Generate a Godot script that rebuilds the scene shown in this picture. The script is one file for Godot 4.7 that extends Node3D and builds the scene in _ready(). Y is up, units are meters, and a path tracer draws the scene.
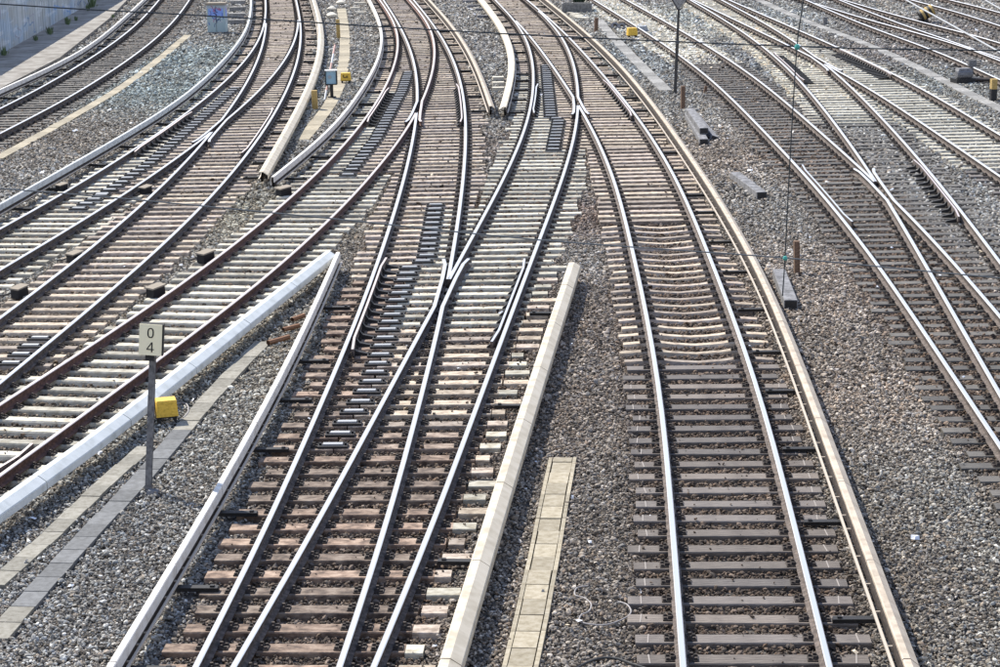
extends Node3D
# A railway yard seen from a footbridge: thirteen curving tracks with turnouts, covered conductor rails, cable troughs.
# x is right, y is up, "ahead" (a) is -z. Sleeper tops lie at y = 0, rail tops at RT.

const RT := 0.165
const CAM_Y := 8.971
const FOCAL := 2158.4
const PITCH := 0.23701
const ROLL := -0.02073
const GROUND := -0.05

const TRACKS := {
	"T1": {"a0": 55.0, "a1": 123.0, "x": [-15.760, -15.627, -15.495, -15.362, -15.229, -15.099, -14.976, -14.868, -14.780, -14.715, -14.670, -14.641, -14.626, -14.623, -14.633, -14.657, -14.694, -14.747, -14.815, -14.897, -14.992, -15.102, -15.224, -15.358, -15.501, -15.652, -15.807, -15.966, -16.126, -16.285, -16.444, -16.604, -16.763, -16.923, -17.082], "ga": 62.5, "gb": 109.6, "g": [0.794, 0.785, 0.771, 0.766]},
	"T2": {"a0": 36.0, "a1": 124.0, "x": [-11.814, -11.550, -11.286, -11.022, -10.758, -10.497, -10.247, -10.012, -9.797, -9.602, -9.425, -9.264, -9.118, -8.987, -8.871, -8.772, -8.689, -8.622, -8.573, -8.541, -8.528, -8.532, -8.555, -8.596, -8.656, -8.733, -8.828, -8.941, -9.070, -9.216, -9.376, -9.550, -9.735, -9.928, -10.128, -10.332, -10.539, -10.746, -10.954, -11.161, -11.369, -11.576, -11.783, -11.991, -12.198], "ga": 42.7, "gb": 108.3, "g": [0.793, 0.761, 0.742, 0.742]},
	"T3": {"a0": 27.0, "a1": 123.0, "x": [-9.485, -9.297, -9.109, -8.920, -8.732, -8.547, -8.368, -8.200, -8.045, -7.907, -7.787, -7.687, -7.606, -7.543, -7.498, -7.469, -7.455, -7.455, -7.468, -7.493, -7.530, -7.579, -7.639, -7.710, -7.792, -7.886, -7.991, -8.107, -8.235, -8.372, -8.520, -8.678, -8.845, -9.021, -9.205, -9.396, -9.594, -9.796, -10.002, -10.210, -10.420, -10.631, -10.842, -11.052, -11.263, -11.474, -11.685, -11.895, -12.106], "ga": 33.7, "gb": 107.9, "g": [0.731, 0.743, 0.750, 0.747]},
	"T4": {"a0": 23.0, "a1": 123.0, "x": [-8.890, -8.497, -8.105, -7.712, -7.320, -6.929, -6.540, -6.161, -5.799, -5.462, -5.154, -4.871, -4.611, -4.373, -4.155, -3.956, -3.776, -3.614, -3.469, -3.341, -3.230, -3.136, -3.059, -2.998, -2.953, -2.923, -2.908, -2.907, -2.922, -2.951, -2.997, -3.061, -3.144, -3.246, -3.369, -3.512, -3.674, -3.852, -4.043, -4.244, -4.453, -4.668, -4.884, -5.101, -5.319, -5.536, -5.753, -5.970, -6.187, -6.404, -6.621], "ga": 28.5, "gb": 106.9, "g": [0.770, 0.722, 0.714, 0.709]},
	"T5": {"a0": 15.0, "a1": 123.0, "x": [-2.969, -2.843, -2.718, -2.592, -2.467, -2.348, -2.243, -2.152, -2.069, -1.990, -1.917, -1.850, -1.792, -1.741, -1.698, -1.661, -1.630, -1.605, -1.586, -1.573, -1.567, -1.567, -1.576, -1.592, -1.618, -1.654, -1.700, -1.756, -1.824, -1.903, -1.995, -2.098, -2.214, -2.341, -2.478, -2.625, -2.782, -2.947, -3.121, -3.301, -3.488, -3.680, -3.877, -4.077, -4.280, -4.485, -4.691, -4.896, -5.102, -5.308, -5.513, -5.719, -5.925, -6.130, -6.336], "ga": 21.5, "gb": 106.8, "g": [0.773, 0.741, 0.728, 0.723]},
	"T6": {"a0": 15.0, "a1": 123.0, "x": [-2.894, -2.673, -2.451, -2.230, -2.009, -1.793, -1.587, -1.391, -1.199, -1.008, -0.817, -0.625, -0.432, -0.238, -0.043, 0.152, 0.348, 0.540, 0.729, 0.910, 1.082, 1.244, 1.395, 1.531, 1.654, 1.760, 1.852, 1.929, 1.991, 2.040, 2.076, 2.098, 2.105, 2.098, 2.075, 2.036, 1.979, 1.904, 1.811, 1.702, 1.580, 1.447, 1.304, 1.154, 0.999, 0.842, 0.684, 0.526, 0.367, 0.209, 0.051, -0.107, -0.265, -0.423, -0.581], "ga": 21.5, "gb": 105.5, "g": [0.751, 0.728, 0.729, 0.726]},
	"T7": {"a0": 15.0, "a1": 123.0, "x": [2.266, 2.382, 2.498, 2.613, 2.729, 2.844, 2.957, 3.065, 3.162, 3.245, 3.316, 3.375, 3.426, 3.470, 3.510, 3.547, 3.580, 3.604, 3.619, 3.620, 3.607, 3.580, 3.542, 3.491, 3.430, 3.359, 3.280, 3.194, 3.102, 3.006, 2.908, 2.807, 2.702, 2.593, 2.479, 2.360, 2.235, 2.102, 1.963, 1.818, 1.668, 1.513, 1.355, 1.194, 1.032, 0.869, 0.705, 0.542, 0.378, 0.215, 0.052, -0.112, -0.275, -0.439, -0.602], "ga": 21.2, "gb": 105.1, "g": [0.768, 0.759, 0.748, 0.750]},
	"T8": {"a0": 23.0, "a1": 123.0, "x": [7.516, 7.595, 7.674, 7.753, 7.832, 7.911, 7.989, 8.065, 8.135, 8.198, 8.249, 8.287, 8.314, 8.328, 8.331, 8.324, 8.309, 8.286, 8.260, 8.230, 8.198, 8.161, 8.116, 8.062, 7.996, 7.916, 7.821, 7.712, 7.590, 7.458, 7.317, 7.168, 7.013, 6.854, 6.692, 6.525, 6.356, 6.185, 6.012, 5.837, 5.662, 5.487, 5.311, 5.135, 4.960, 4.784, 4.608, 4.433, 4.257, 4.081, 3.906], "ga": 29.1, "gb": 104.3, "g": [0.751, 0.756, 0.755, 0.743]},
	"T9": {"a0": 25.0, "a1": 123.0, "x": [7.853, 8.007, 8.161, 8.315, 8.469, 8.623, 8.778, 8.934, 9.090, 9.244, 9.396, 9.543, 9.684, 9.820, 9.948, 10.068, 10.181, 10.287, 10.386, 10.480, 10.567, 10.647, 10.717, 10.776, 10.823, 10.856, 10.875, 10.881, 10.872, 10.850, 10.814, 10.763, 10.700, 10.625, 10.540, 10.447, 10.347, 10.243, 10.137, 10.029, 9.922, 9.814, 9.707, 9.599, 9.492, 9.384, 9.277, 9.169, 9.062, 8.954], "ga": 31.7, "gb": 102.0, "g": [0.746, 0.728, 0.713, 0.708]},
	"T10": {"a0": 44.0, "a1": 124.0, "x": [13.062, 13.044, 13.025, 13.006, 12.987, 12.968, 12.949, 12.930, 12.909, 12.886, 12.856, 12.816, 12.761, 12.690, 12.603, 12.501, 12.386, 12.259, 12.120, 11.973, 11.819, 11.659, 11.496, 11.331, 11.165, 10.999, 10.833, 10.667, 10.500, 10.334, 10.167, 10.000, 9.834, 9.667, 9.500, 9.334, 9.167, 9.000, 8.834, 8.667, 8.500], "ga": 51.4, "gb": 102.8, "g": [0.801, 0.809, 0.811, 0.807]},
	"T11": {"a0": 60.0, "a1": 124.0, "x": [17.570, 17.510, 17.449, 17.389, 17.329, 17.269, 17.208, 17.139, 17.054, 16.948, 16.812, 16.652, 16.479, 16.304, 16.138, 15.989, 15.858, 15.740, 15.632, 15.531, 15.431, 15.331, 15.232, 15.132, 15.033, 14.933, 14.833, 14.734, 14.634, 14.535, 14.435, 14.336, 14.236], "ga": 69.9, "gb": 99.1, "g": [0.763, 0.758, 0.749, 0.747]},
	"T12": {"a0": 62.0, "a1": 124.0, "x": [19.736, 19.579, 19.422, 19.265, 19.108, 18.951, 18.794, 18.637, 18.475, 18.297, 18.087, 17.834, 17.538, 17.220, 16.899, 16.594, 16.315, 16.057, 15.813, 15.577, 15.343, 15.108, 14.874, 14.639, 14.405, 14.170, 13.936, 13.702, 13.467, 13.233, 12.998, 12.764], "ga": 75.5, "gb": 100.4, "g": [0.853, 0.859, 0.854, 0.847]},
	"T13": {"a0": 74.0, "a1": 124.0, "x": [22.076, 21.967, 21.857, 21.747, 21.638, 21.528, 21.418, 21.309, 21.194, 21.062, 20.896, 20.689, 20.449, 20.190, 19.926, 19.662, 19.398, 19.133, 18.869, 18.605, 18.341, 18.077, 17.812, 17.548, 17.284, 17.020], "ga": 87.5, "gb": 100.7, "g": [0.827, 0.832, 0.829, 0.819]},
}
const THIRD_RAILS := {
	"A": {"a0": 68.20, "a1": 119.21, "side": -1, "x": [-16.730, -16.608, -16.487, -16.367, -16.255, -16.159, -16.087, -16.045, -16.040, -16.069, -16.127, -16.207, -16.305, -16.414, -16.529, -16.649, -16.771, -16.896, -17.024, -17.153, -17.282, -17.412, -17.541, -17.671, -17.801, -17.930, -18.060]},
	"B": {"a0": 43.62, "a1": 117.85, "side": -1, "x": [-12.215, -12.016, -11.817, -11.618, -11.419, -11.222, -11.028, -10.838, -10.654, -10.482, -10.328, -10.196, -10.092, -10.020, -9.975, -9.954, -9.953, -9.968, -9.996, -10.037, -10.092, -10.163, -10.251, -10.357, -10.484, -10.632, -10.797, -10.977, -11.170, -11.372, -11.580, -11.792, -12.005, -12.218, -12.431, -12.644, -12.857, -13.070]},
	"C": {"a0": 53.49, "a1": 117.10, "side": 1, "x": [-5.880, -5.898, -5.917, -5.938, -5.962, -5.990, -6.024, -6.064, -6.111, -6.166, -6.230, -6.303, -6.387, -6.483, -6.590, -6.710, -6.843, -6.990, -7.149, -7.318, -7.497, -7.684, -7.877, -8.076, -8.279, -8.485, -8.692, -8.900, -9.108, -9.315, -9.523, -9.731, -9.939]},
	"D": {"a0": 52.69, "a1": 116.42, "side": -1, "x": [-5.570, -5.346, -5.133, -4.940, -4.775, -4.644, -4.541, -4.461, -4.399, -4.348, -4.308, -4.281, -4.270, -4.278, -4.306, -4.355, -4.425, -4.513, -4.620, -4.745, -4.885, -5.040, -5.207, -5.384, -5.568, -5.758, -5.950, -6.143, -6.337, -6.530, -6.723, -6.916, -7.109]},
	"E": {"a0": 21.99, "a1": 43.23, "side": 1, "x": [-7.756, -7.308, -6.860, -6.412, -5.984, -5.596, -5.233, -4.879, -4.527, -4.174, -3.817, -3.458]},
	"F": {"a0": 15.27, "a1": 43.11, "side": -1, "x": [-4.589, -4.459, -4.329, -4.199, -4.070, -3.945, -3.828, -3.723, -3.630, -3.549, -3.480, -3.422, -3.373, -3.330, -3.290]},
	"H": {"a0": 65.07, "a1": 115.70, "side": 1, "x": [-0.122, -0.213, -0.305, -0.400, -0.501, -0.609, -0.726, -0.851, -0.986, -1.131, -1.284, -1.446, -1.618, -1.799, -1.987, -2.182, -2.381, -2.585, -2.792, -3.001, -3.209, -3.418, -3.627, -3.836, -4.045, -4.254]},
	"I": {"a0": 64.79, "a1": 115.08, "side": -1, "x": [0.260, 0.351, 0.437, 0.513, 0.577, 0.624, 0.649, 0.653, 0.637, 0.601, 0.548, 0.479, 0.395, 0.297, 0.187, 0.068, -0.059, -0.192, -0.329, -0.469, -0.609, -0.750, -0.890, -1.030, -1.171, -1.311]},
	"J": {"a0": 15.16, "a1": 41.62, "side": 1, "x": [-1.228, -1.027, -0.827, -0.627, -0.427, -0.225, -0.022, 0.184, 0.392, 0.603, 0.815, 1.029, 1.244, 1.459]},
	"K": {"a0": 14.90, "a1": 114.36, "side": 1, "x": [3.888, 3.982, 4.076, 4.169, 4.263, 4.357, 4.452, 4.546, 4.640, 4.731, 4.815, 4.889, 4.949, 4.994, 5.022, 5.035, 5.036, 5.027, 5.009, 4.985, 4.957, 4.926, 4.891, 4.852, 4.809, 4.760, 4.705, 4.643, 4.574, 4.497, 4.411, 4.317, 4.213, 4.102, 3.983, 3.858, 3.726, 3.589, 3.447, 3.301, 3.152, 3.000, 2.846, 2.690, 2.534, 2.377, 2.221, 2.064, 1.907, 1.751, 1.594]},
}
const DUCTS := {
	"left_old": {"a0": 59.02, "a1": 92.88, "w": 0.34, "x": [-13.759, -13.634, -13.511, -13.389, -13.271, -13.160, -13.062, -12.984, -12.933, -12.908, -12.905, -12.917, -12.939, -12.966, -12.995, -13.025, -13.058, -13.091]},
	"middle": {"a0": 61.42, "a1": 104.39, "w": 0.42, "x": [-5.566, -5.479, -5.403, -5.344, -5.313, -5.315, -5.350, -5.411, -5.492, -5.587, -5.692, -5.805, -5.925, -6.053, -6.189, -6.332, -6.482, -6.638, -6.799, -6.963, -7.130, -7.299]},
	"near_outer": {"a0": 24.83, "a1": 30.70, "w": 0.27, "x": [-6.215, -5.880, -5.594, -5.277]},
	"near_inner": {"a0": 23.07, "a1": 37.08, "w": 0.30, "x": [-5.820, -5.594, -5.345, -5.095, -4.890, -4.694, -4.458, -4.195]},
	"centre": {"a0": 16.94, "a1": 29.60, "w": 0.34, "x": [-0.367, -0.149, 0.070, 0.287, 0.485, 0.669, 0.862]},
	"right_old": {"a0": 70.79, "a1": 96.06, "w": 0.42, "x": [5.619, 5.532, 5.446, 5.359, 5.272, 5.185, 5.098, 5.011, 4.928, 4.851, 4.784, 4.726, 4.676, 4.630]},
	"far_right": {"a0": 63.96, "a1": 106.35, "w": 0.42, "x": [15.259, 15.188, 15.117, 15.046, 14.976, 14.905, 14.829, 14.741, 14.635, 14.505, 14.344, 14.159, 13.960, 13.758, 13.562, 13.383, 13.227, 13.092, 12.974, 12.868, 12.772, 12.680]},
}

# pairs of tracks that share long bearers: first is the one to the west (smaller x), third the one the bearers are square to
const PAIRS := [
	["T2", "T3", "T3", 50.0, 122.0], ["T4", "T5", "T5", 48.0, 122.0], ["T6", "T7", "T6", 52.0, 122.0], ["T5", "T6", "T5", 15.0, 52.0],
	["T3", "T4", "T4", 25.0, 40.0], ["T8", "T9", "T8", 25.0, 62.0], ["T9", "T10", "T10", 58.0, 122.0], ["T11", "T12", "T11", 60.0, 122.0]]
# crossings of two rails; open = 1 when the vee opens away from the bridge
const FROGS := [["T2R", "T3L", -1], ["T4R", "T5L", -1], ["T6R", "T7L", -1], ["T5R", "T6L", 1], ["T8R", "T9L", 1], ["T9R", "T10L", -1], ["T11R", "T12L", -1]]
const PROUD := {"T1": 0.068, "T2": 0.072, "T3": 0.078, "T4": 0.085, "T5": 0.072, "T6": 0.072, "T7": 0.055, "T8": 0.046, "T9": 0.045, "T10": 0.075, "T11": 0.06, "T12": 0.06, "T13": 0.06}

var M := {}
var rng := RandomNumberGenerator.new()
var mesh_cache := {}
var frog_at := {}
var level_grid := PackedFloat32Array()
var mask := PackedByteArray()
const MX0 := -27.0
const MA0 := 16.0
const MCELL := 0.05
const MW := 1080
const MH := 1880
const LX0 := -36.0
const LA0 := 8.0
const LW := 145
const LH := 246

# ---------------------------------------------------------------- pixels to places
func ray(px: float, py: float) -> Vector3:
	var x := (px - 500.0) / FOCAL
	var y := -(py - 333.5) / FOCAL
	var c := cos(ROLL)
	var s := sin(ROLL)
	var x2 := c * x - s * y
	var y2 := s * x + c * y
	return Vector3(x2, y2 * cos(PITCH) - sin(PITCH), -(cos(PITCH) + y2 * sin(PITCH)))

func spot(px: float, py: float, y := GROUND) -> Vector3:
	var d := ray(px, py)
	return Vector3(0, CAM_Y, 0) + d * ((y - CAM_Y) / d.y)

func at_depth(px: float, py: float, z: float) -> Vector3:
	var d := ray(px, py)
	return Vector3(0, CAM_Y, 0) + d * (z / d.z)

# ---------------------------------------------------------------- naming
var used := {}
func numbered(called: String) -> String:
	var n: int = used.get(called, 0)
	used[called] = n + 1
	return called if n == 0 else "%s_%03d" % [called, n]

func tag(o: Node, label: String, category: String, group := "", kind := "") -> void:
	if label: o.set_meta("label", label)
	if category: o.set_meta("category", category)
	if group: o.set_meta("group", group)
	if kind: o.set_meta("kind", kind)

func thing(called: String, label: String, category: String, at := Vector3.ZERO, group := "") -> Node3D:
	var o := Node3D.new()
	o.name = numbered(called)
	add_child(o)
	o.position = at
	tag(o, label, category, group)
	return o

func part(called: String, mesh: Mesh, m: Material, parent: Node3D, xf := Transform3D()) -> MeshInstance3D:
	var o := MeshInstance3D.new()
	o.name = called
	o.mesh = mesh
	if m: o.material_override = m
	o.transform = xf
	parent.add_child(o, true)
	return o

func structure(called: String, mesh: Mesh, m: Material) -> MeshInstance3D:
	var o := part(numbered(called), mesh, m, self)
	o.set_meta("kind", "structure")
	return o

# ---------------------------------------------------------------- mesh helpers
func new_st() -> SurfaceTool:
	var st := SurfaceTool.new()
	st.begin(Mesh.PRIMITIVE_TRIANGLES)
	st.set_smooth_group(-1)
	return st

func done(st: SurfaceTool) -> ArrayMesh:
	st.generate_normals()
	return st.commit()

func tri(st: SurfaceTool, a: Vector3, b: Vector3, c: Vector3) -> void:
	st.add_vertex(a); st.add_vertex(b); st.add_vertex(c)

func quad(st: SurfaceTool, a: Vector3, b: Vector3, c: Vector3, d: Vector3) -> void:
	tri(st, a, b, c); tri(st, a, c, d)

func add_box(st: SurfaceTool, at: Vector3, size: Vector3, b := Basis(), top := 1.0) -> void:
	var h := size * 0.5
	var p := []
	for y in [-1, 1]:
		var k: float = top if y > 0 else 1.0
		for q in [[-1, -1], [1, -1], [1, 1], [-1, 1]]:
			p.append(at + b * Vector3(q[0] * h.x * k, y * h.y, q[1] * h.z * k))
	quad(st, p[4], p[5], p[6], p[7])
	quad(st, p[3], p[2], p[1], p[0])
	for i in 4:
		var j := (i + 1) % 4
		quad(st, p[i], p[j], p[4 + j], p[4 + i])

# a prism: profile (u, v) points, anticlockwise seen from +w, from w0 to w1 along w
func add_prism(st: SurfaceTool, prof: PackedVector2Array, o: Vector3, u: Vector3, v: Vector3, w: Vector3, w0: float, w1: float) -> void:
	var n := prof.size()
	var A := PackedVector3Array()
	var B := PackedVector3Array()
	for q in prof:
		A.append(o + u * q.x + v * q.y + w * w0)
		B.append(o + u * q.x + v * q.y + w * w1)
	for i in n:
		var j := (i + 1) % n
		quad(st, A[j], A[i], B[i], B[j])
	for i in range(1, n - 1):
		tri(st, A[0], A[i], A[i + 1])
		tri(st, B[0], B[i + 1], B[i])

func add_tube(st: SurfaceTool, pts: PackedVector3Array, r: float, sides := 6) -> void:
	var prev := []
	for i in pts.size():
		var t := (pts[mini(i + 1, pts.size() - 1)] - pts[maxi(i - 1, 0)]).normalized()
		var u := t.cross(Vector3.UP if absf(t.y) < 0.9 else Vector3.RIGHT).normalized()
		var v := t.cross(u)
		var ring := []
		for k in sides:
			var an := TAU * k / sides
			ring.append(pts[i] + (u * cos(an) + v * sin(an)) * r)
		if prev:
			for k in sides:
				var j := (k + 1) % sides
				quad(st, prev[k], prev[j], ring[j], ring[k])
		prev = ring

# an upright lathe: pairs (radius, height)
func add_lathe(st: SurfaceTool, at: Vector3, prof: Array, sides := 12, b := Basis()) -> void:
	for i in prof.size() - 1:
		for k in sides:
			var a0 := TAU * k / sides
			var a1 := TAU * (k + 1) / sides
			var r0: float = prof[i][0]
			var r1: float = prof[i + 1][0]
			quad(st, at + b * Vector3(cos(a0) * r0, prof[i][1], sin(a0) * r0), at + b * Vector3(cos(a0) * r1, prof[i + 1][1], sin(a0) * r1),
				at + b * Vector3(cos(a1) * r1, prof[i + 1][1], sin(a1) * r1), at + b * Vector3(cos(a1) * r0, prof[i][1], sin(a1) * r0))

# sweep faces prof[i]..prof[i+1] (lateral, up) for i in which along a path of points on the ground
func add_sweep(st: SurfaceTool, path: PackedVector3Array, prof: PackedVector2Array, which: Array, caps := false) -> void:
	var rows := []
	for i in path.size():
		var t := path[mini(i + 1, path.size() - 1)] - path[maxi(i - 1, 0)]
		t.y = 0
		t = t.normalized()
		var lat := Vector3(-t.z, 0, t.x)
		var r := PackedVector3Array()
		for q in prof:
			r.append(path[i] + lat * q.x + Vector3.UP * q.y)
		rows.append(r)
	var n := prof.size()
	for i in path.size() - 1:
		for k in which:
			var j: int = (k + 1) % n
			quad(st, rows[i][k], rows[i][j], rows[i + 1][j], rows[i + 1][k])
	if caps:
		for e in [0, path.size() - 1]:
			for f in Geometry2D.triangulate_polygon(prof).size() / 3:
				var ix := Geometry2D.triangulate_polygon(prof)
				tri(st, rows[e][ix[f * 3]], rows[e][ix[f * 3 + 1]], rows[e][ix[f * 3 + 2]])

func rect_path(pts: Array, w: float, y0: float, y1: float) -> ArrayMesh:
	var st := new_st()
	var p := PackedVector3Array(pts)
	add_sweep(st, p, PackedVector2Array([Vector2(-w / 2, y0), Vector2(-w / 2, y1), Vector2(w / 2, y1), Vector2(w / 2, y0)]), [0, 1, 2, 3], true)
	return done(st)

# ---------------------------------------------------------------- textures and materials
func lin(r: float, g: float, b: float) -> Color:
	return Color(r, g, b).linear_to_srgb()

# a colour picture: seamless noise mapped over a ramp of linear colours
func ramp_tex(size: int, sd: int, freq: float, octaves: int, cols: Array, stretch := 1.0, fine := 0.0) -> ImageTexture:
	var n := FastNoiseLite.new()
	n.seed = sd
	n.noise_type = FastNoiseLite.TYPE_SIMPLEX_SMOOTH
	n.frequency = freq
	n.fractal_octaves = octaves
	n.fractal_gain = 0.6
	var r := RandomNumberGenerator.new()
	r.seed = sd
	var img := Image.create(size, size, false, Image.FORMAT_RGB8)
	var src := n.get_seamless_image(size, size).get_data()
	var data := PackedByteArray()
	data.resize(size * size * 3)
	var k := cols.size() - 1
	var lut := PackedByteArray()
	for i in 256:
		var f := clampf((i / 255.0 - 0.5) * 1.6 + 0.5, 0, 1) * k
		var i0 := mini(int(f), k - 1)
		var c: Color = cols[i0].lerp(cols[i0 + 1], f - i0).linear_to_srgb()
		lut.append(int(c.r * 255)); lut.append(int(c.g * 255)); lut.append(int(c.b * 255))
	for y in size:
		var sy := int(y * stretch) % size
		for x in size:
			var v: int = src[sy * size + x]
			if fine > 0.0:
				v = clampi(v + int((r.randf() - 0.5) * 255 * fine), 0, 255)
			var o := (y * size + x) * 3
			data[o] = lut[v * 3]; data[o + 1] = lut[v * 3 + 1]; data[o + 2] = lut[v * 3 + 2]
	img.set_data(size, size, false, Image.FORMAT_RGB8, data)
	return ImageTexture.create_from_image(img)

func bump_tex(size: int, sd: int, freq: float, strength: float) -> ImageTexture:
	var n := FastNoiseLite.new()
	n.seed = sd
	n.frequency = freq
	n.fractal_octaves = 4
	var img := n.get_seamless_image(size, size)
	img.convert(Image.FORMAT_RGBA8)
	img.bump_map_to_normal_map(strength)
	return ImageTexture.create_from_image(img)

func mat(called: String, c: Color, rough := 0.85, metal := 0.0) -> StandardMaterial3D:
	var m := StandardMaterial3D.new()
	m.albedo_color = c
	m.roughness = rough
	m.metallic = metal
	M[called] = m
	return m

func tex_mat(called: String, t: Texture2D, scale: float, rough := 0.9, world := true, metal := 0.0) -> StandardMaterial3D:
	var m := mat(called, Color.WHITE, rough, metal)
	m.albedo_texture = t
	m.uv1_triplanar = true
	m.uv1_world_triplanar = world
	m.uv1_scale = Vector3.ONE * scale
	return m

func materials() -> void:
	var bump := bump_tex(256, 5, 0.05, 3.0)
	# sleepers: four tones of each kind
	var stain := ramp_tex(512, 11, 0.012, 5, [Color(0.33, 0.29, 0.215), Color(0.52, 0.487, 0.395), Color(0.62, 0.59, 0.50)], 1.0, 0.12)
	var brown := ramp_tex(512, 12, 0.012, 5, [Color(0.10, 0.072, 0.056), Color(0.265, 0.195, 0.148), Color(0.41, 0.33, 0.262)], 1.0, 0.14)
	var tan := ramp_tex(512, 15, 0.014, 5, [Color(0.25, 0.195, 0.148), Color(0.46, 0.388, 0.308), Color(0.58, 0.512, 0.422)], 1.0, 0.14)
	var wood := ramp_tex(512, 13, 0.02, 5, [Color(0.045, 0.036, 0.031), Color(0.145, 0.122, 0.107), Color(0.31, 0.275, 0.245)], 7.0, 0.10)
	var old := ramp_tex(512, 14, 0.02, 5, [Color(0.030, 0.027, 0.024), Color(0.095, 0.086, 0.077), Color(0.22, 0.20, 0.18)], 7.0, 0.12)
	for i in 4:
		var k: float = [0.86, 0.95, 1.0, 0.78][i]
		for q in [["pale", stain, Color(k, k, k)], ["brown", brown, Color(k, k * (0.97 + 0.03 * (i % 2)), k * (0.95 + 0.05 * (i % 2)))], ["tan", tan, Color(k, k * 0.99, k * (0.97 + 0.03 * (i % 2)))], ["old", old, Color(k, k, k * 0.98)], ["wood", wood, Color(k, k * (0.985 + 0.015 * (i % 2)), k * (0.96 + 0.04 * (i % 2)))]]:
			var m := tex_mat("%s%d" % [q[0], i], q[1], 0.9, 0.92)
			m.albedo_color = q[2]
			m.uv1_offset = Vector3(i * 0.31, i * 0.17, i * 0.43)
			m.uv1_scale = Vector3(0.55, 0.9, 0.9) if q[0] not in ["wood", "old"] else Vector3(0.22, 2.0, 2.0)
			m.roughness = 0.62 if q[0] in ["wood", "old"] else 0.85
			m.normal_enabled = true
			m.normal_texture = bump
			m.normal_scale = 0.5
	var rust := ramp_tex(256, 21, 0.03, 4, [Color(0.034, 0.026, 0.022), Color(0.085, 0.065, 0.055), Color(0.165, 0.132, 0.114)], 1.0, 0.15)
	tex_mat("rail_body", rust, 1.2, 0.8)
	var redrust := ramp_tex(256, 22, 0.03, 4, [Color(0.05, 0.022, 0.016), Color(0.10, 0.048, 0.036), Color(0.17, 0.085, 0.06)], 1.0, 0.15)
	tex_mat("rail_red", redrust, 1.2, 0.8)
	mat("rail_head", lin(0.90, 0.90, 0.91), 0.34, 1.0)
	mat("rail_head_dull", lin(0.74, 0.64, 0.60), 0.42, 0.9)
	var clip := ramp_tex(128, 23, 0.05, 3, [Color(0.012, 0.010, 0.009), Color(0.035, 0.026, 0.021), Color(0.07, 0.05, 0.04)], 1.0, 0.2)
	tex_mat("iron", clip, 2.0, 0.75)
	mat("black_steel", lin(0.018, 0.018, 0.020), 0.6, 0.2)
	mat("plate_grey", lin(0.40, 0.41, 0.42), 0.5, 0.6)
	# conductor rail covers
	tex_mat("cover_cream", ramp_tex(256, 31, 0.02, 4, [Color(0.41, 0.355, 0.265), Color(0.52, 0.46, 0.36), Color(0.56, 0.505, 0.41)], 1.0, 0.05), 0.5, 0.6)
	tex_mat("cover_white", ramp_tex(256, 32, 0.02, 4, [Color(0.41, 0.43, 0.42), Color(0.53, 0.56, 0.56), Color(0.58, 0.605, 0.605)], 1.0, 0.04), 0.5, 0.55)
	tex_mat("cover_dust", ramp_tex(256, 33, 0.02, 4, [Color(0.35, 0.29, 0.222), Color(0.455, 0.385, 0.302), Color(0.505, 0.44, 0.355)], 1.0, 0.08), 0.5, 0.7)
	tex_mat("cover_pale", ramp_tex(256, 34, 0.02, 4, [Color(0.56, 0.52, 0.46), Color(0.68, 0.65, 0.60), Color(0.73, 0.70, 0.66)], 1.0, 0.05), 0.5, 0.6)
	mat("inner_steel", lin(0.29, 0.315, 0.345), 0.6)
	mat("conductor", lin(0.60, 0.53, 0.45), 0.5, 0.4)
	# concrete, slabs
	var slab := ramp_tex(512, 41, 0.02, 5, [Color(0.19, 0.185, 0.17), Color(0.28, 0.275, 0.262), Color(0.35, 0.34, 0.325)], 1.0, 0.14)
	for i in 3:
		var m := tex_mat("slab_grey%d" % i, slab, 0.7, 0.92)
		m.albedo_color = Color(1, 1, 1) * [0.92, 0.84, 1.0][i]
		m.uv1_offset = Vector3(0.3 * i, 0, 0.2 * i)
	var slab3 := ramp_tex(512, 143, 0.02, 5, [Color(0.125, 0.127, 0.127), Color(0.155, 0.158, 0.160), Color(0.185, 0.189, 0.191)], 1.0, 0.08)
	var slab4 := ramp_tex(512, 144, 0.02, 5, [Color(0.20, 0.185, 0.15), Color(0.265, 0.25, 0.21), Color(0.31, 0.295, 0.255)], 1.0, 0.10)
	for i in 3:
		for q in [["slab_dark", slab3], ["slab_buff", slab4]]:
			var m := tex_mat("%s%d" % [q[0], i], q[1], 0.7, 0.92)
			m.albedo_color = Color(1, 1, 1) * [0.95, 0.88, 1.0][i]
			m.uv1_offset = Vector3(0.3 * i, 0, 0.2 * i)
	var slab2 := ramp_tex(512, 42, 0.02, 5, [Color(0.27, 0.23, 0.16), Color(0.35, 0.305, 0.22), Color(0.40, 0.357, 0.275)], 1.0, 0.12)
	for i in 3:
		var m := tex_mat("slab_tan%d" % i, slab2, 0.7, 0.92)
		m.albedo_color = Color(1, 1, 1) * [0.94, 0.88, 1.0][i]
		m.uv1_offset = Vector3(0.3 * i, 0, 0.2 * i)
	tex_mat("walkway", ramp_tex(512, 43, 0.008, 5, [Color(0.15, 0.135, 0.115), Color(0.23, 0.212, 0.187), Color(0.30, 0.285, 0.255)], 1.0, 0.12), 0.2, 0.95)
	tex_mat("beam_grey", ramp_tex(256, 44, 0.02, 4, [Color(0.09, 0.09, 0.094), Color(0.17, 0.17, 0.178), Color(0.24, 0.24, 0.25)], 1.0, 0.12), 0.8, 0.9)
	tex_mat("bed", ramp_tex(512, 45, 0.06, 4, [Color(0.035, 0.030, 0.026), Color(0.085, 0.074, 0.064), Color(0.16, 0.145, 0.13)], 1.0, 0.3), 0.5, 0.97)
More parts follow.
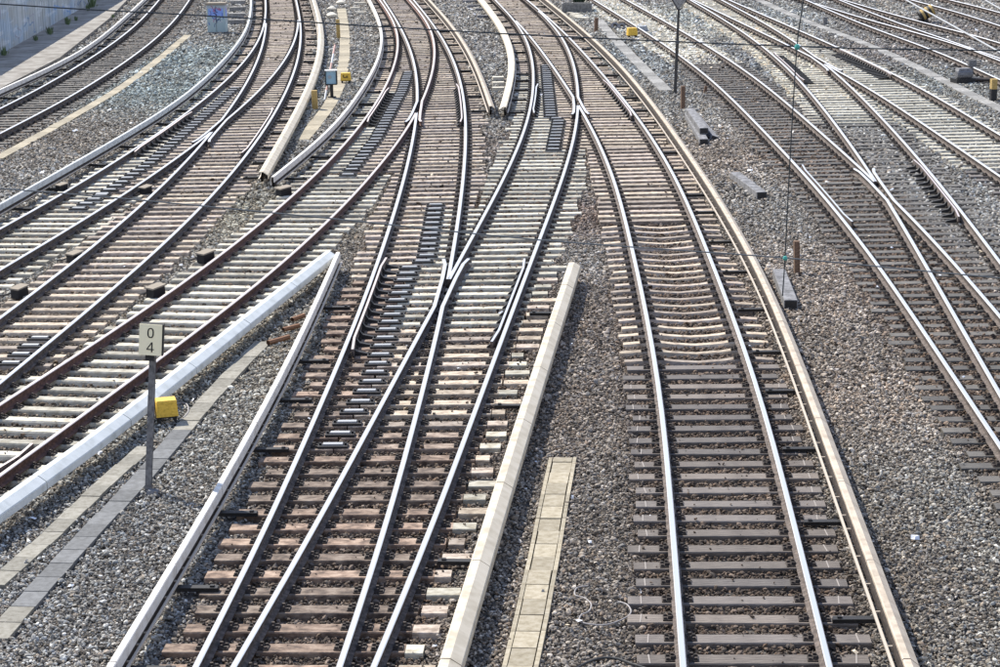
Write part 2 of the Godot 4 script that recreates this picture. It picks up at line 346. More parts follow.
	tex_mat("post_wood", ramp_tex(256, 46, 0.02, 4, [Color(0.07, 0.04, 0.025), Color(0.14, 0.085, 0.055), Color(0.20, 0.13, 0.09)], 6.0, 0.1), 2.0, 0.9)
	tex_mat("post_ochre", ramp_tex(256, 47, 0.02, 4, [Color(0.26, 0.18, 0.06), Color(0.42, 0.29, 0.10), Color(0.46, 0.33, 0.13)], 3.0, 0.1), 2.0, 0.85)
	tex_mat("galvanised", ramp_tex(256, 48, 0.03, 4, [Color(0.10, 0.10, 0.105), Color(0.16, 0.16, 0.165), Color(0.21, 0.21, 0.215)], 1.0, 0.08), 1.0, 0.7, true, 0.2)
	tex_mat("yellow", ramp_tex(256, 49, 0.03, 4, [Color(0.48, 0.29, 0.03), Color(0.68, 0.43, 0.045), Color(0.74, 0.49, 0.07)], 1.0, 0.06), 2.0, 0.55)
	mat("sign_face", lin(0.92, 0.85, 0.60), 0.6)
	mat("sign_black", lin(0.012, 0.012, 0.012), 0.7)
	mat("signal_blue", lin(0.26, 0.42, 0.52), 0.35)
	mat("white_paint", lin(0.74, 0.74, 0.72), 0.6)
	mat("red_white", lin(0.66, 0.40, 0.33), 0.6)
	mat("mast_dark", lin(0.055, 0.052, 0.05), 0.7, 0.2)
	mat("strap", lin(0.30, 0.27, 0.245), 0.7, 0.2)
	mat("wire", lin(0.045, 0.055, 0.06), 0.5, 0.5)
	mat("wire_pale", lin(0.62, 0.62, 0.60), 0.35, 0.8)
	mat("teal", lin(0.06, 0.34, 0.28), 0.3)
	mat("hose_grey", lin(0.30, 0.28, 0.27), 0.6)
	mat("wire_grey", lin(0.13, 0.14, 0.14), 0.5)
	mat("hose_black", lin(0.02, 0.02, 0.02), 0.5)
	mat("leaf", lin(0.11, 0.16, 0.075), 0.8)
	mat("leaf_dark", lin(0.02, 0.035, 0.02), 0.8)
	mat("lid_tan", lin(0.26, 0.22, 0.17), 0.85)
	mat("paper", lin(0.72, 0.73, 0.75), 0.7)
	mat("timber_pale", lin(0.58, 0.54, 0.45), 0.85)
	mat("rust_bright", lin(0.20, 0.105, 0.06), 0.9)

# ---------------------------------------------------------------- track geometry
func lerp_arr(xs: Array, a0: float, a1: float, a: float) -> float:
	var f := (a - a0) / (a1 - a0) * (xs.size() - 1)
	var i := clampi(int(floor(f)), 0, xs.size() - 2)
	return lerpf(xs[i], xs[i + 1], f - i)

func xc(k: String, a: float) -> float:
	var t: Dictionary = TRACKS[k]
	return lerp_arr(t.x, t.a0, t.a1, a)

func slope(k: String, a: float) -> float:
	return (xc(k, a + 1.2) - xc(k, a - 1.2)) / 2.4

func half_gauge(k: String, a: float) -> float:
	var t: Dictionary = TRACKS[k]
	return lerp_arr(t.g, t.ga, t.gb, clampf(a, t.ga, t.gb))

# x of a rail ("T5L") at the distance a
func xr(key: String, a: float) -> float:
	var k := key.substr(0, key.length() - 1)
	var s := slope(k, a)
	return xc(k, a) + (1.0 if key.ends_with("R") else -1.0) * half_gauge(k, a) * sqrt(1.0 + s * s)

func cross_at(k1: String, k2: String) -> float:
	var lo: float = maxf(TRACKS[k1.left(-1)].a0, TRACKS[k2.left(-1)].a0)
	var prev := xr(k1, lo) - xr(k2, lo)
	var a := lo
	while a < 121.0:
		a += 0.25
		var d := xr(k1, a) - xr(k2, a)
		if d * prev < 0.0:
			return a - 0.25 * absf(d) / (absf(d) + absf(prev))
		prev = d
	return -1.0

# offset along the normal of a sleeper at p to a curve given as a function of a
func offset_to(p: Vector2, n: Vector2, f: Callable) -> float:
	var t := 0.0
	for i in 5:
		t = (f.call(p.y + n.y * t) - p.x) / n.x
	return t

func rail_profile() -> PackedVector2Array:
	var h := RT - 0.012
	return PackedVector2Array([Vector2(-0.07, 0.012), Vector2(-0.07, 0.024), Vector2(-0.014, 0.042), Vector2(-0.009, 0.06), Vector2(-0.009, h - 0.034), Vector2(-0.034, h - 0.02), Vector2(-0.036, RT - 0.010), Vector2(-0.026, RT),
		Vector2(0.026, RT), Vector2(0.036, RT - 0.010), Vector2(0.034, h - 0.02), Vector2(0.009, h - 0.034), Vector2(0.009, 0.06), Vector2(0.014, 0.042), Vector2(0.07, 0.024), Vector2(0.07, 0.012)])

func rail_mesh(path: PackedVector3Array, body: Material, head: Material) -> ArrayMesh:
	var prof := rail_profile()
	var st := new_st()
	add_sweep(st, path, prof, [0, 1, 2, 3, 4, 5, 9, 10, 11, 12, 13, 14])
	for e in [0, path.size() - 1]:
		var t := path[mini(e + 1, path.size() - 1)] - path[maxi(e - 1, 0)]
		t.y = 0
		t = t.normalized()
		var lat := Vector3(-t.z, 0, t.x)
		for r in [[-0.034, 0.034, RT - 0.034, RT - 0.002], [-0.009, 0.009, 0.03, RT - 0.034], [-0.068, 0.068, 0.013, 0.03]]:
			quad(st, path[e] + lat * r[0] + Vector3.UP * r[2], path[e] + lat * r[1] + Vector3.UP * r[2], path[e] + lat * r[1] + Vector3.UP * r[3], path[e] + lat * r[0] + Vector3.UP * r[3])
	st.generate_normals()
	var mesh: ArrayMesh = st.commit()
	mesh.surface_set_material(0, body)
	var s2 := new_st()
	add_sweep(s2, path, prof, [6, 7, 8])
	s2.generate_normals()
	s2.commit(mesh)
	mesh.surface_set_material(1, head)
	return mesh

func rail_path(key: String, a0: float, a1: float, shift := 0.0) -> PackedVector3Array:
	var p := PackedVector3Array()
	var n := maxi(2, int(ceil((a1 - a0) / 0.9)))
	for i in n + 1:
		var a := lerpf(a0, a1, float(i) / n)
		p.append(Vector3(xr(key, a) + shift, 0, -a))
	return p

# the stretches of one rail: a list of paths
func rail_stretches(key: String) -> Array:
	var k := key.left(-1)
	var a0: float = TRACKS[k].a0
	var a1: float = 121.0
	# a blade ends where it touches the stock rail of its turnout
	for p in PAIRS:
		if p[4] < 100.0: continue
		var stock := ""
		if key == p[1] + "L": stock = p[0] + "L"
		if key == p[0] + "R": stock = p[1] + "R"
		if stock:
			var a: float = p[3] + 10.0
			while a < 121.0:
				if absf(xr(key, a) - xr(stock, a)) < 0.078:
					a1 = a
					break
				a += 0.2
	var list := [[a0, a1, [], []]]   # from, to, wing at the near end, wing at the far end
	for f in FROGS:
		if key != f[0] and key != f[1]: continue
		var other: String = f[1] if key == f[0] else f[0]
		var zc: float = frog_at[f[0]]
		if zc < 0.0: continue
		var open: int = f[2]
		var next := []
		for s in list:
			if zc <= s[0] or zc >= s[1]:
				next.append(s)
				continue
			# the throat: where the two rails are still 0.15 m apart
			var th := zc
			while absf(xr(key, th) - xr(other, th)) < 0.15 and absf(th - zc) < 4.0: th -= 0.05 * open
			var side := signf(xr(key, th) - xr(other, th))
			var wing := []
			for d in [0.35, 1.0, 1.7, 2.2]:
				var a: float = zc + open * d
				wing.append(Vector3(xr(other, a) + side * (0.115 + (0.05 if d > 2.0 else 0.0)), 0, -a))
			if open > 0:
				next.append([s[0], th, s[2], wing])
				next.append([zc + 0.25, s[1], [], s[3]])
			else:
				next.append([s[0], zc - 0.25, s[2], []])
				next.append([th, s[1], wing, s[3]])
		list = next
	var out := []
	for s in list:
		if s[1] - s[0] < 1.0: continue
		var p := rail_path(key, s[0], s[1])
		var q := PackedVector3Array()
		var near: Array = s[2].duplicate()
		near.reverse()
		for v in near: q.append(v)
		q.append_array(p)
		for v in s[3]: q.append(v)
		out.append(q)
	return out

func in_view(x: float, a: float, extra := 3.2) -> bool:
	return a > 18.0 and a < 115.0 and absf(x) < a * 0.236 + extra

# ---------------------------------------------------------------- sleepers
func sleeper_mesh(kind: String, length: float) -> ArrayMesh:
	var L := snappedf(length, 0.1)
	var key := "%s%.1f" % [kind, L]
	if mesh_cache.has(key): return mesh_cache[key]
	var st := new_st()
	if kind == "dished":
		var n := 12
		var rows := []
		for i in n + 1:
			var x := lerpf(-L / 2, L / 2, float(i) / n)
			var c := absf(x)
			var dip: float = -0.060 * clampf(1.0 - c / 0.62, 0.0, 1.0) ** 0.6 - 0.028 * smoothstep(0.85, 1.25, c)
			var w := 0.085 if c > 0.5 else 0.07
			rows.append([Vector3(x, -0.15, -0.13), Vector3(x, dip - 0.03, -w - 0.02), Vector3(x, dip, -w), Vector3(x, dip, w), Vector3(x, dip - 0.03, w + 0.02), Vector3(x, -0.15, 0.13)])
		for i in n:
			for k in 5: quad(st, rows[i][k], rows[i][k + 1], rows[i + 1][k + 1], rows[i + 1][k])
		for e in [0, n]:
			for k in [1, 2, 3, 4]: tri(st, rows[e][0], rows[e][k], rows[e][k + 1])
	else:
		var wt := 0.10 if kind == "concrete" else 0.122
		var wb := 0.145 if kind == "concrete" else 0.13
		var c := 0.018 if kind == "concrete" else 0.010
		var prof := PackedVector2Array([Vector2(-wb, -0.16), Vector2(-wt - c, -c * 1.4), Vector2(-wt, 0), Vector2(wt, 0), Vector2(wt + c, -c * 1.4), Vector2(wb, -0.16)])
		add_prism(st, prof, Vector3.ZERO, Vector3.BACK, Vector3.UP, Vector3.RIGHT, -L / 2, L / 2)
	mesh_cache[key] = done(st)
	return mesh_cache[key]

func clip_mesh() -> ArrayMesh:
	if mesh_cache.has("clip"): return mesh_cache.clip
	var st := new_st()
	add_box(st, Vector3(0, 0.006, 0), Vector3(0.36, 0.014, 0.165))
	for s in [-1, 1]:
		add_box(st, Vector3(s * 0.098, 0.03, 0), Vector3(0.055, 0.04, 0.13), Basis(), 0.8)
		add_box(st, Vector3(s * 0.105, 0.058, 0), Vector3(0.034, 0.03, 0.034))
		for q in [-1, 1]:
			add_box(st, Vector3(s * 0.152, 0.022, q * 0.052), Vector3(0.045, 0.026, 0.035), Basis(), 0.7)
	mesh_cache.clip = done(st)
	return mesh_cache.clip

func strap_mesh() -> ArrayMesh:
	if mesh_cache.has("strap"): return mesh_cache.strap
	var st := new_st()
	add_prism(st, PackedVector2Array([Vector2(-0.137, -0.10), Vector2(-0.126, 0.004), Vector2(0.126, 0.004), Vector2(0.137, -0.10)]), Vector3.ZERO, Vector3.BACK, Vector3.UP, Vector3.RIGHT, -0.007, 0.007)
	mesh_cache.strap = done(st)
	return mesh_cache.strap

func coupler_mesh() -> ArrayMesh:
	if mesh_cache.has("coupler"): return mesh_cache.coupler
	var st := new_st()
	add_box(st, Vector3(0, 0.014, 0), Vector3(0.44, 0.03, 0.18))
	for s in [-1, 1]:
		add_box(st, Vector3(s * 0.185, 0.045, 0), Vector3(0.035, 0.04, 0.035))
	st.generate_normals()
	var mesh: ArrayMesh = st.commit()
	mesh.surface_set_material(0, M.black_steel)
	var s2 := new_st()
	add_box(s2, Vector3(0, 0.04, -0.01), Vector3(0.30, 0.024, 0.10), Basis(), 0.96)
	s2.generate_normals()
	s2.commit(mesh)
	mesh.surface_set_material(1, M.plate_grey)
	mesh_cache.coupler = mesh
	return mesh

# where the joined bearers have their coupler plates, as lines of pixels
var coupler_rows := {
	"T2T3": [[236, 88], [200, 120], [150, 164], [110, 191], [74, 212]], "T4T5": [[409, 72], [402, 92], [376, 140], [347, 177]], "T5T6": [[436, 204], [426, 262], [411, 266], [395, 307], [372, 385], [327, 457]],
	"T6T7": [[546, 66], [551, 118], [559, 120], [553, 152]], "T3T4": [[-8, 381], [46, 334]]}
var coupler_lines := {}

func coupler_x(key: String, a: float) -> float:
	var l: Array = coupler_lines[key]
	for i in l.size() - 1:
		if (a - l[i].y) * (a - l[i + 1].y) <= 0.0:
			return lerpf(l[i].x, l[i + 1].x, (a - l[i].y) / (l[i + 1].y - l[i].y))
	return INF

func sleeper_kind(k: String, a: float) -> Array:   # [shape, material family]
	match k:
		"T1": return ["timber", "old"]
		"T2": return ["concrete", "pale"]
		"T3": return ["concrete", "tan"] if a < 78.0 else ["timber", "tan"]
		"T4": return ["concrete", "pale"] if a < 72.0 else ["timber", "tan"]
		"T5": return ["timber", "brown"] if a < 42.0 else ["concrete", "tan"]
		"T6": return ["timber", "brown"] if a < 31.0 else (["timber", "tan"] if a < 37.5 or a > 76.0 else ["concrete", "pale"])
		"T7": return ["timber", "wood"] if a < 34.6 else (["dished", "tan"] if a < 47.2 else (["timber", "tan"]))
		"T8": return ["timber", "old"] if a < 80.5 else ["concrete", "pale"]
		"T9": return ["timber", "old"] if a < 62.4 else ["concrete", "pale"]
		"T10": return ["concrete", "pale"] if a > 53.5 else ["timber", "wood"]
	return ["timber", "old"]

var clip_far := {}   # track -> transforms
var track_nodes := {}

func lay_sleeper(k: String, kind: Array, p: Vector2, n: Vector2, e0: float, e1: float, rails: Array) -> Node3D:
	var mid := (e0 + e1) * 0.5
	var length := e1 - e0
	var c := p + n * mid
	var yaw := atan2(n.y, n.x) + rng.randfn(0.0, 0.008)
	var b := Basis(Vector3.UP, yaw)
	var o := part("sleeper", sleeper_mesh(kind[0], length), M["%s%d" % [kind[1], rng.randi() % 4]], track_nodes[k],
		Transform3D(b, Vector3(c.x, rng.randf_range(-0.006, 0.003) if kind[1] != "old" else rng.randf_range(-0.014, 0.004), -c.y)))
	stamp(Vector2(c.x, c.y), length * 0.5, 0.12, yaw, 1)
	for key in rails:
		var t := offset_to(p, n, func(a): return xr(key, a))
		if t < e0 + 0.12 or t > e1 - 0.12: continue
		var lx := t - mid
		if c.y < 47.0:
			part("rail_fastening", clip_mesh(), M.iron, o, Transform3D(Basis(Vector3.UP, rng.randfn(0.0, 0.02)), Vector3(lx, 0.002, 0)))
		else:
			if not clip_far.has(k): clip_far[k] = []
			clip_far[k].append(Transform3D(b, Vector3(c.x, 0.002, -c.y) + b * Vector3(lx, 0, 0)))
	return o

func shared(k: String, a: float, limit: float) -> Array:   # neighbour tracks with their offsets
	var p := Vector2(xc(k, a), a)
	var s := slope(k, a)
	var n := Vector2(1, -s).normalized()
	var out := []
	for q in PAIRS:
		if (q[0] == k or q[1] == k) and a >= q[3] and a <= q[4]:
			var other: String = q[1] if q[0] == k else q[0]
			var t := offset_to(p, n, func(aa): return xc(other, aa))
			if absf(t) < limit: out.append([other, t, q])
	return out

func sleepers() -> void:
	for k in TRACKS:
		var a: float = TRACKS[k].a0 + 0.3
		while a < 116.0:
			var s := slope(k, a)
			var n := Vector2(1, -s).normalized()
			var p := Vector2(xc(k, a), a)
			var step := 0.6 / sqrt(1.0 + s * s)
			if in_view(p.x, a):
				var near := shared(k, a, 2.75)
				var both := false
				var e0 := -1.27 + rng.randf_range(-0.06, 0.06)
				var e1 := 1.27 + rng.randf_range(-0.06, 0.06)
				for q in near:
					if absf(q[1]) < 2.2:
						both = true
						if q[2][2] == k:
							bearer(q[2], k, p, n, q[1])
					elif q[1] > 0.0: e1 = minf(e1, q[1] * 0.5 - 0.05)
					else: e0 = maxf(e0, q[1] * 0.5 + 0.05)
				if not both:
					var kind := sleeper_kind(k, a)
					var o := lay_sleeper(k, kind, p, n, e0, e1, [k + "L", k + "R"])
					if k == "T7" and a < 33.5:
						for sd in [-1, 1]:
							part("end_strap", strap_mesh(), M.strap, o, Transform3D(Basis(Vector3.UP, rng.randfn(0.0, 0.06)), Vector3(sd * ((e1 - e0) * 0.5 - 0.13), 0, 0)))
					for q in near:
						var ck: String = q[2][0] + q[2][1]
						if coupler_lines.has(ck):
							var cx := coupler_x(ck, a)
							if cx != INF and absf(cx - p.x) < 1.1:
								part("coupler_plate", coupler_mesh(), null, o, Transform3D(Basis(), Vector3((cx - p.x) / n.x - (e0 + e1) * 0.5, 0.002, 0)))
			a += step
		if clip_far.has(k):
			var mm := MultiMesh.new()
			mm.transform_format = MultiMesh.TRANSFORM_3D
			mm.mesh = clip_mesh()
			mm.instance_count = clip_far[k].size()
			for i in clip_far[k].size(): mm.set_instance_transform(i, clip_far[k][i])
			var o := MultiMeshInstance3D.new()
			o.name = "rail_fastenings"
			o.multimesh = mm
			o.material_override = M.iron
			o.set_meta("kind", "stuff")
			track_nodes[k].add_child(o)

func bearer(q: Array, k: String, p: Vector2, n: Vector2, t: float) -> void:
	var other: String = q[1] if q[0] == k else q[0]
	var rails := [q[0] + "L", q[0] + "R", q[1] + "L", q[1] + "R"]
	var e0 := minf(0.0, t) - 1.27 + rng.randf_range(-0.12, 0.12)
	var e1 := maxf(0.0, t) + 1.27 + rng.randf_range(-0.16, 0.16)
	var ck: String = q[0] + q[1]
	var cx := coupler_x(ck, p.y) if coupler_lines.has(ck) else INF
	var west: String = q[0]
	var east: String = q[1]
	if cx != INF:
		var tc := offset_to(p, n, func(aa): return coupler_x(ck, clampf(aa, coupler_lines[ck][-1].y + 0.01 if coupler_lines[ck][-1].y < coupler_lines[ck][0].y else coupler_lines[ck][0].y + 0.01, maxf(coupler_lines[ck][0].y, coupler_lines[ck][-1].y) - 0.01)))
		if tc > e0 + 0.4 and tc < e1 - 0.4:
			var o := lay_sleeper(west, sleeper_kind(west, p.y), p, n, e0, tc - 0.006, rails)
			if ck == "T5T6" and p.y < 42.0: lay_ends(east, sleeper_kind(east, p.y), p, n, tc + 0.006, e1, rails)
			else: lay_sleeper(east, sleeper_kind(east, p.y), p, n, tc + 0.006, e1, rails)
			part("coupler_plate", coupler_mesh(), null, o, Transform3D(Basis(), Vector3((tc - e0) * 0.5, 0.006, 0)))
			return
	var kind := sleeper_kind(k, p.y)
	if ck == "T5T6":
		lay_ends(k, kind, p, n, e0, e1, rails)
		return
	lay_sleeper(k, kind, p, n, e0, e1, rails)

# the sleeper ends next to the cream cover are pale and separate
func lay_ends(k: String, kind: Array, p: Vector2, n: Vector2, e0: float, e1: float, rails: Array) -> void:
	var tr := offset_to(p, n, func(a): return xr("T6R", a)) + 0.20
	lay_sleeper(k, kind, p, n, e0, tr, rails)
	var o := lay_sleeper(k, ["timber", "pale" if rng.randf() < 0.45 else "tan"], p, n, tr + 0.012, e1, [])
	o.name = "sleeper_end"

# ---------------------------------------------------------------- occupied ground (no ballast stones lie inside these)
func stamp(c: Vector2, hx: float, ha: float, yaw: float, v: int) -> void:
	var cs := cos(yaw)
	var sn := sin(yaw)
	var ex := absf(hx * cs) + absf(ha * sn)
	var ea := absf(hx * sn) + absf(ha * cs)
	for j in range(int((c.y - ea - MA0) / MCELL), int((c.y + ea - MA0) / MCELL) + 1):
		if j < 0 or j >= MH: continue
		for i in range(int((c.x - ex - MX0) / MCELL), int((c.x + ex - MX0) / MCELL) + 1):
			if i < 0 or i >= MW: continue
			var dx := MX0 + (i + 0.5) * MCELL - c.x
			var da := MA0 + (j + 0.5) * MCELL - c.y
			if absf(dx * cs + da * sn) <= hx and absf(-dx * sn + da * cs) <= ha:
				mask[j * MW + i] = v

func level(x: float, a: float) -> float:
	var fx := clampf((x - LX0) * 2.0, 0, LW - 1.001)
	var fa := clampf((a - LA0) * 2.0, 0, LH - 1.001)
	var i := int(fx)
	var j := int(fa)
	var u := fx - i
	var v := fa - j
	var o := j * LW + i
	return lerpf(lerpf(level_grid[o], level_grid[o + 1], u), lerpf(level_grid[o + LW], level_grid[o + LW + 1], u), v)

func ground() -> void:
	var big := PlaneMesh.new()
	big.size = Vector2(900, 900)
	var g := structure("ground", big, M.bed)
	g.position = Vector3(0, -0.45, -200)
	var noise := FastNoiseLite.new()
	noise.seed = 3
	noise.frequency = 0.35
	level_grid.resize(LW * LH)
	for j in LH:
		var a := LA0 + j * 0.5
		var xs := []
		for k in TRACKS:
			if a > TRACKS[k].a0 - 4.0: xs.append([xc(k, a), PROUD[k] if not ((k == "T9" and a > 61.0) or (k == "T7" and a > 34.0)) else (0.085 if k == "T7" else 0.075)])
		for i in LW:
			var x := LX0 + i * 0.5
			var w := 0.02
			var s := 0.02 * 0.06
			for q in xs:
				var d: float = x - q[0]
				var ww := 1.0 / (d * d + 0.8)
				ww *= ww
				w += ww
				s += ww * q[1]
			level_grid[j * LW + i] = -s / w + noise.get_noise_2d(x, a) * 0.014
	var st := SurfaceTool.new()
	st.begin(Mesh.PRIMITIVE_TRIANGLES)
	for j in LH:
		for i in LW:
			st.set_uv(Vector2(i, j))
			st.add_vertex(Vector3(LX0 + i * 0.5, level_grid[j * LW + i] - 0.028, -(LA0 + j * 0.5)))
	for j in LH - 1:
		for i in LW - 1:
			var o := j * LW + i
			for q in [o, o + LW, o + 1, o + 1, o + LW, o + LW + 1]: st.add_index(q)
	structure("ballast_bed", done(st), M.bed)

# ---------------------------------------------------------------- ballast
func stone_mesh(sd: int) -> ArrayMesh:
	var r := RandomNumberGenerator.new()
	r.seed = 900 + sd
	var t := (1.0 + sqrt(5.0)) / 2.0
	var v := []
	for q in [[-1, t, 0], [1, t, 0], [-1, -t, 0], [1, -t, 0], [0, -1, t], [0, 1, t], [0, -1, -t], [0, 1, -t], [t, 0, -1], [t, 0, 1], [-t, 0, -1], [-t, 0, 1]]:
		var d := Vector3(q[0], q[1], q[2]).normalized()
		v.append(Vector3(d.x * 1.3, d.y * 0.72, d.z * 0.95) * r.randf_range(0.55, 1.3) * 0.5)
	var st := new_st()
	for f in [[0, 11, 5], [0, 5, 1], [0, 1, 7], [0, 7, 10], [0, 10, 11], [1, 5, 9], [5, 11, 4], [11, 10, 2], [10, 7, 6], [7, 1, 8], [3, 9, 4], [3, 4, 2], [3, 2, 6], [3, 6, 8], [3, 8, 9], [4, 9, 5], [2, 4, 11], [6, 2, 10], [8, 6, 7], [9, 8, 1]]:
		tri(st, v[f[0]], v[f[1]], v[f[2]])
	return done(st)

# tints of the ballast: pixel, radius in metres, colour multiplier, strength
const PATCHES := [
	[165, 95, 5.0, 0.92, 1.12, 1.2, 0.9], [195, 60, 4.0, 0.92, 1.12, 1.2, 0.9], [40, 140, 4.5, 1.0, 0.93, 0.86, 0.9],
	[640, 60, 4.0, 0.98, 1.1, 1.2, 0.9], [715, 20, 5.0, 1.0, 1.14, 1.25, 1.0], [765, 65, 4.0, 0.92, 1.0, 1.1, 0.9], [640, 15, 2.2, 1.9, 1.95, 1.85, 1.0], [672, 32, 2.2, 1.9, 1.95, 1.85, 1.0],
	[930, 80, 4.0, 1.0, 1.1, 1.14, 0.9], [960, 190, 4.0, 1.0, 1.04, 1.1, 0.8], [890, 120, 3.0, 0.95, 1.05, 1.12, 0.8],
	[920, 530, 3.0, 1.06, 1.08, 1.08, 1.0], [960, 620, 3.2, 1.06, 1.09, 1.08, 1.0], [860, 300, 4.0, 1.12, 0.98, 0.90, 0.9], [720, 160, 3.5, 1.10, 0.98, 0.90, 0.9],
	[600, 330, 2.5, 0.70, 0.57, 0.52, 1.0], [590, 220, 2.2, 0.74, 0.60, 0.55, 1.0], [590, 430, 2.6, 0.70, 0.585, 0.54, 1.0], [600, 600, 2.6, 0.68, 0.58, 0.54, 1.0],
	[485, 150, 2.0, 0.72, 0.65, 0.62, 1.0], [470, 210, 2.0, 0.75, 0.62, 0.55, 0.9], [340, 250, 2.5, 0.85, 0.76, 0.68, 0.8], [350, 420, 3.0, 0.74, 0.64, 0.56, 1.0], [300, 560, 3.0, 0.8, 0.7, 0.62, 1.0], [440, 600, 2.0, 0.78, 0.68, 0.6, 0.9],
	[740, 600, 2.5, 0.76, 0.72, 0.68, 1.0], [720, 450, 2.5, 0.78, 0.73, 0.69, 1.0], [690, 330, 2.5, 0.76, 0.70, 0.65, 0.9], [830, 600, 2.2, 0.62, 0.56, 0.52, 1.0],
	[70, 380, 4.0, 1.1, 1.06, 0.9, 0.8], [150, 430, 2.5, 1.0, 0.99, 0.92, 0.9], [220, 440, 2.5, 0.98, 1.0, 1.0, 0.9], [60, 620, 3.0, 0.98, 1.0, 1.04, 1.0], [150, 560, 2.5, 0.98, 1.0, 1.03, 1.0], [30, 250, 3.0, 1.15, 1.15, 1.08, 0.8], [260, 215, 3.0, 1.05, 1.02, 0.85, 0.8],
	[340, 60, 3.0, 1.0, 1.02, 1.06, 0.8], [480, 50, 3.0, 0.95, 0.95, 0.98, 0.8], [900, 55, 4.0, 0.78, 0.74, 0.76, 0.9], [960, 30, 4.0, 0.75, 0.72, 0.74, 0.9], [850, 400, 2.6, 1.0, 0.88, 0.80, 0.9]]

func ballast() -> void:
	var root := Node3D.new()
	root.name = "ballast_stones"
	add_child(root)
	tag(root, "crushed grey and brown ballast stones spread between and around the tracks", "ballast", "", "stuff")
	var meshes := []
	for i in 6: meshes.append(stone_mesh(i))
	var m := mat("stone", Color.WHITE, 0.93)
	m.vertex_color_use_as_albedo = true
	var palette := [Color(0.29, 0.275, 0.255), Color(0.20, 0.187, 0.17), Color(0.38, 0.365, 0.34), Color(0.27, 0.235, 0.195), Color(0.26, 0.27, 0.28), Color(0.11, 0.103, 0.097), Color(0.46, 0.43, 0.39), Color(0.33, 0.275, 0.225), Color(0.15, 0.135, 0.12), Color(0.34, 0.325, 0.31), Color(0.22, 0.195, 0.17), Color(0.62, 0.60, 0.57)]
	var pat := []
	for q in PATCHES:
		var p := spot(q[0], q[1])
		pat.append([p.x, -p.z, q[2], Vector3(q[3], q[4], q[5]), q[6]])
	# tint grid, one cell a metre
	var noise := FastNoiseLite.new()
	noise.seed = 77
	noise.frequency = 0.18
	var tint := {}
	for a in range(16, 114):
		for x in range(-30, 31):
			var c := Vector3.ONE
			for q in pat:
				var d2: float = ((x - q[0]) ** 2 + ((a - q[1]) * 0.75) ** 2) / (q[2] * q[2])
				if d2 < 4.0: c = c.lerp(q[3], q[4] * exp(-d2))
			tint[a * 100 + x + 50] = c * (1.0 + noise.get_noise_2d(x, a) * 0.30)
	var dust := Vector3(0.50, 0.415, 0.36)   # rust and brake dust between the rails
	var turns := []
	for i in 200:
		turns.append(Basis.from_euler(Vector3(rng.randfn(0, 0.5), rng.randf() * TAU, rng.randfn(0, 0.5))))
	var sets := []
	for i in 6: sets.append([[], PackedColorArray()])
	for band in [[18.5, 33.0, 920.0, 0.0345], [33.0, 50.0, 580.0, 0.042], [50.0, 75.0, 290.0, 0.056], [75.0, 111.0, 150.0, 0.076]]:
		var a: float = band[0]
		while a < band[1]:
			var da := 0.5
			var w := a * 0.236 + 2.0
			var n := int(2.0 * w * da * band[2])
			var lines := []
			for tk in ["T1", "T2", "T3", "T4", "T5", "T6", "T7", "T8"]:
				if a > TRACKS[tk].a0 - 3.0: lines.append(xc(tk, a))
			for i in n:
				var x := rng.randf_range(-w, w)
				var aa := a + rng.randf() * da
				var mi := int((aa - MA0) / MCELL) * MW + int((x - MX0) / MCELL)
				var on := 0.0
				if mi >= 0 and mi < mask.size() and mask[mi] != 0:
					if mask[mi] == 2 or rng.randf() > 0.012: continue
					on = 1.0
				var s: float = band[3] * clampf(exp(rng.randfn(0.0, 0.36)), 0.45, 2.1)
				var y := level(x, aa) + rng.randfn(-0.008, 0.012)
				if on > 0.0: 
					s *= 0.7
					y = 0.0
				var k := rng.randi() % 6
				var t: Basis = turns[rng.randi() % 200]
				sets[k][0].append(Transform3D(t * s, Vector3(x, y + s * (0.25 if on == 0.0 else 0.36), -aa)))
				var c: Color = palette[rng.randi() % 12]
				var tv: Vector3 = tint.get(int(aa) * 100 + roundi(x + rng.randf_range(-0.5, 0.5)) + 50, Vector3.ONE)
				var near := 9.0
				for xk in lines: near = minf(near, absf(x - xk))
				if near < 1.5: tv = tv * dust.lerp(Vector3.ONE, smoothstep(1.0, 1.5, near))
				if aa > 78.0 and x > 2.0 and absf(x - xc("T8", aa)) < 1.35: tv = Vector3(2.3, 2.3, 2.15)
				elif aa > 68.0 and x > 4.0 and absf(x - xc("T9", aa)) < 1.3: tv = Vector3(2.0, 1.85, 1.55)
				var f := rng.randf_range(0.62, 1.16)
				sets[k][1].append(Color(minf(c.r * tv.x * f, 0.8), minf(c.g * tv.y * f, 0.8), minf(c.b * tv.z * f * 0.955, 0.8)))
			a += da
	var total := 0
	for k in 6:
		var mm := MultiMesh.new()
		mm.transform_format = MultiMesh.TRANSFORM_3D
		mm.use_colors = true
		mm.mesh = meshes[k]
		var n: int = sets[k][0].size()
		mm.instance_count = n
		for i in n:
			mm.set_instance_transform(i, sets[k][0][i])
			mm.set_instance_color(i, sets[k][1][i])
		total += n
		var o := MultiMeshInstance3D.new()
		o.name = "stones"
		o.multimesh = mm
		o.material_override = m
		o.set_meta("kind", "stuff")
		root.add_child(o, true)
	print("stones ", total)

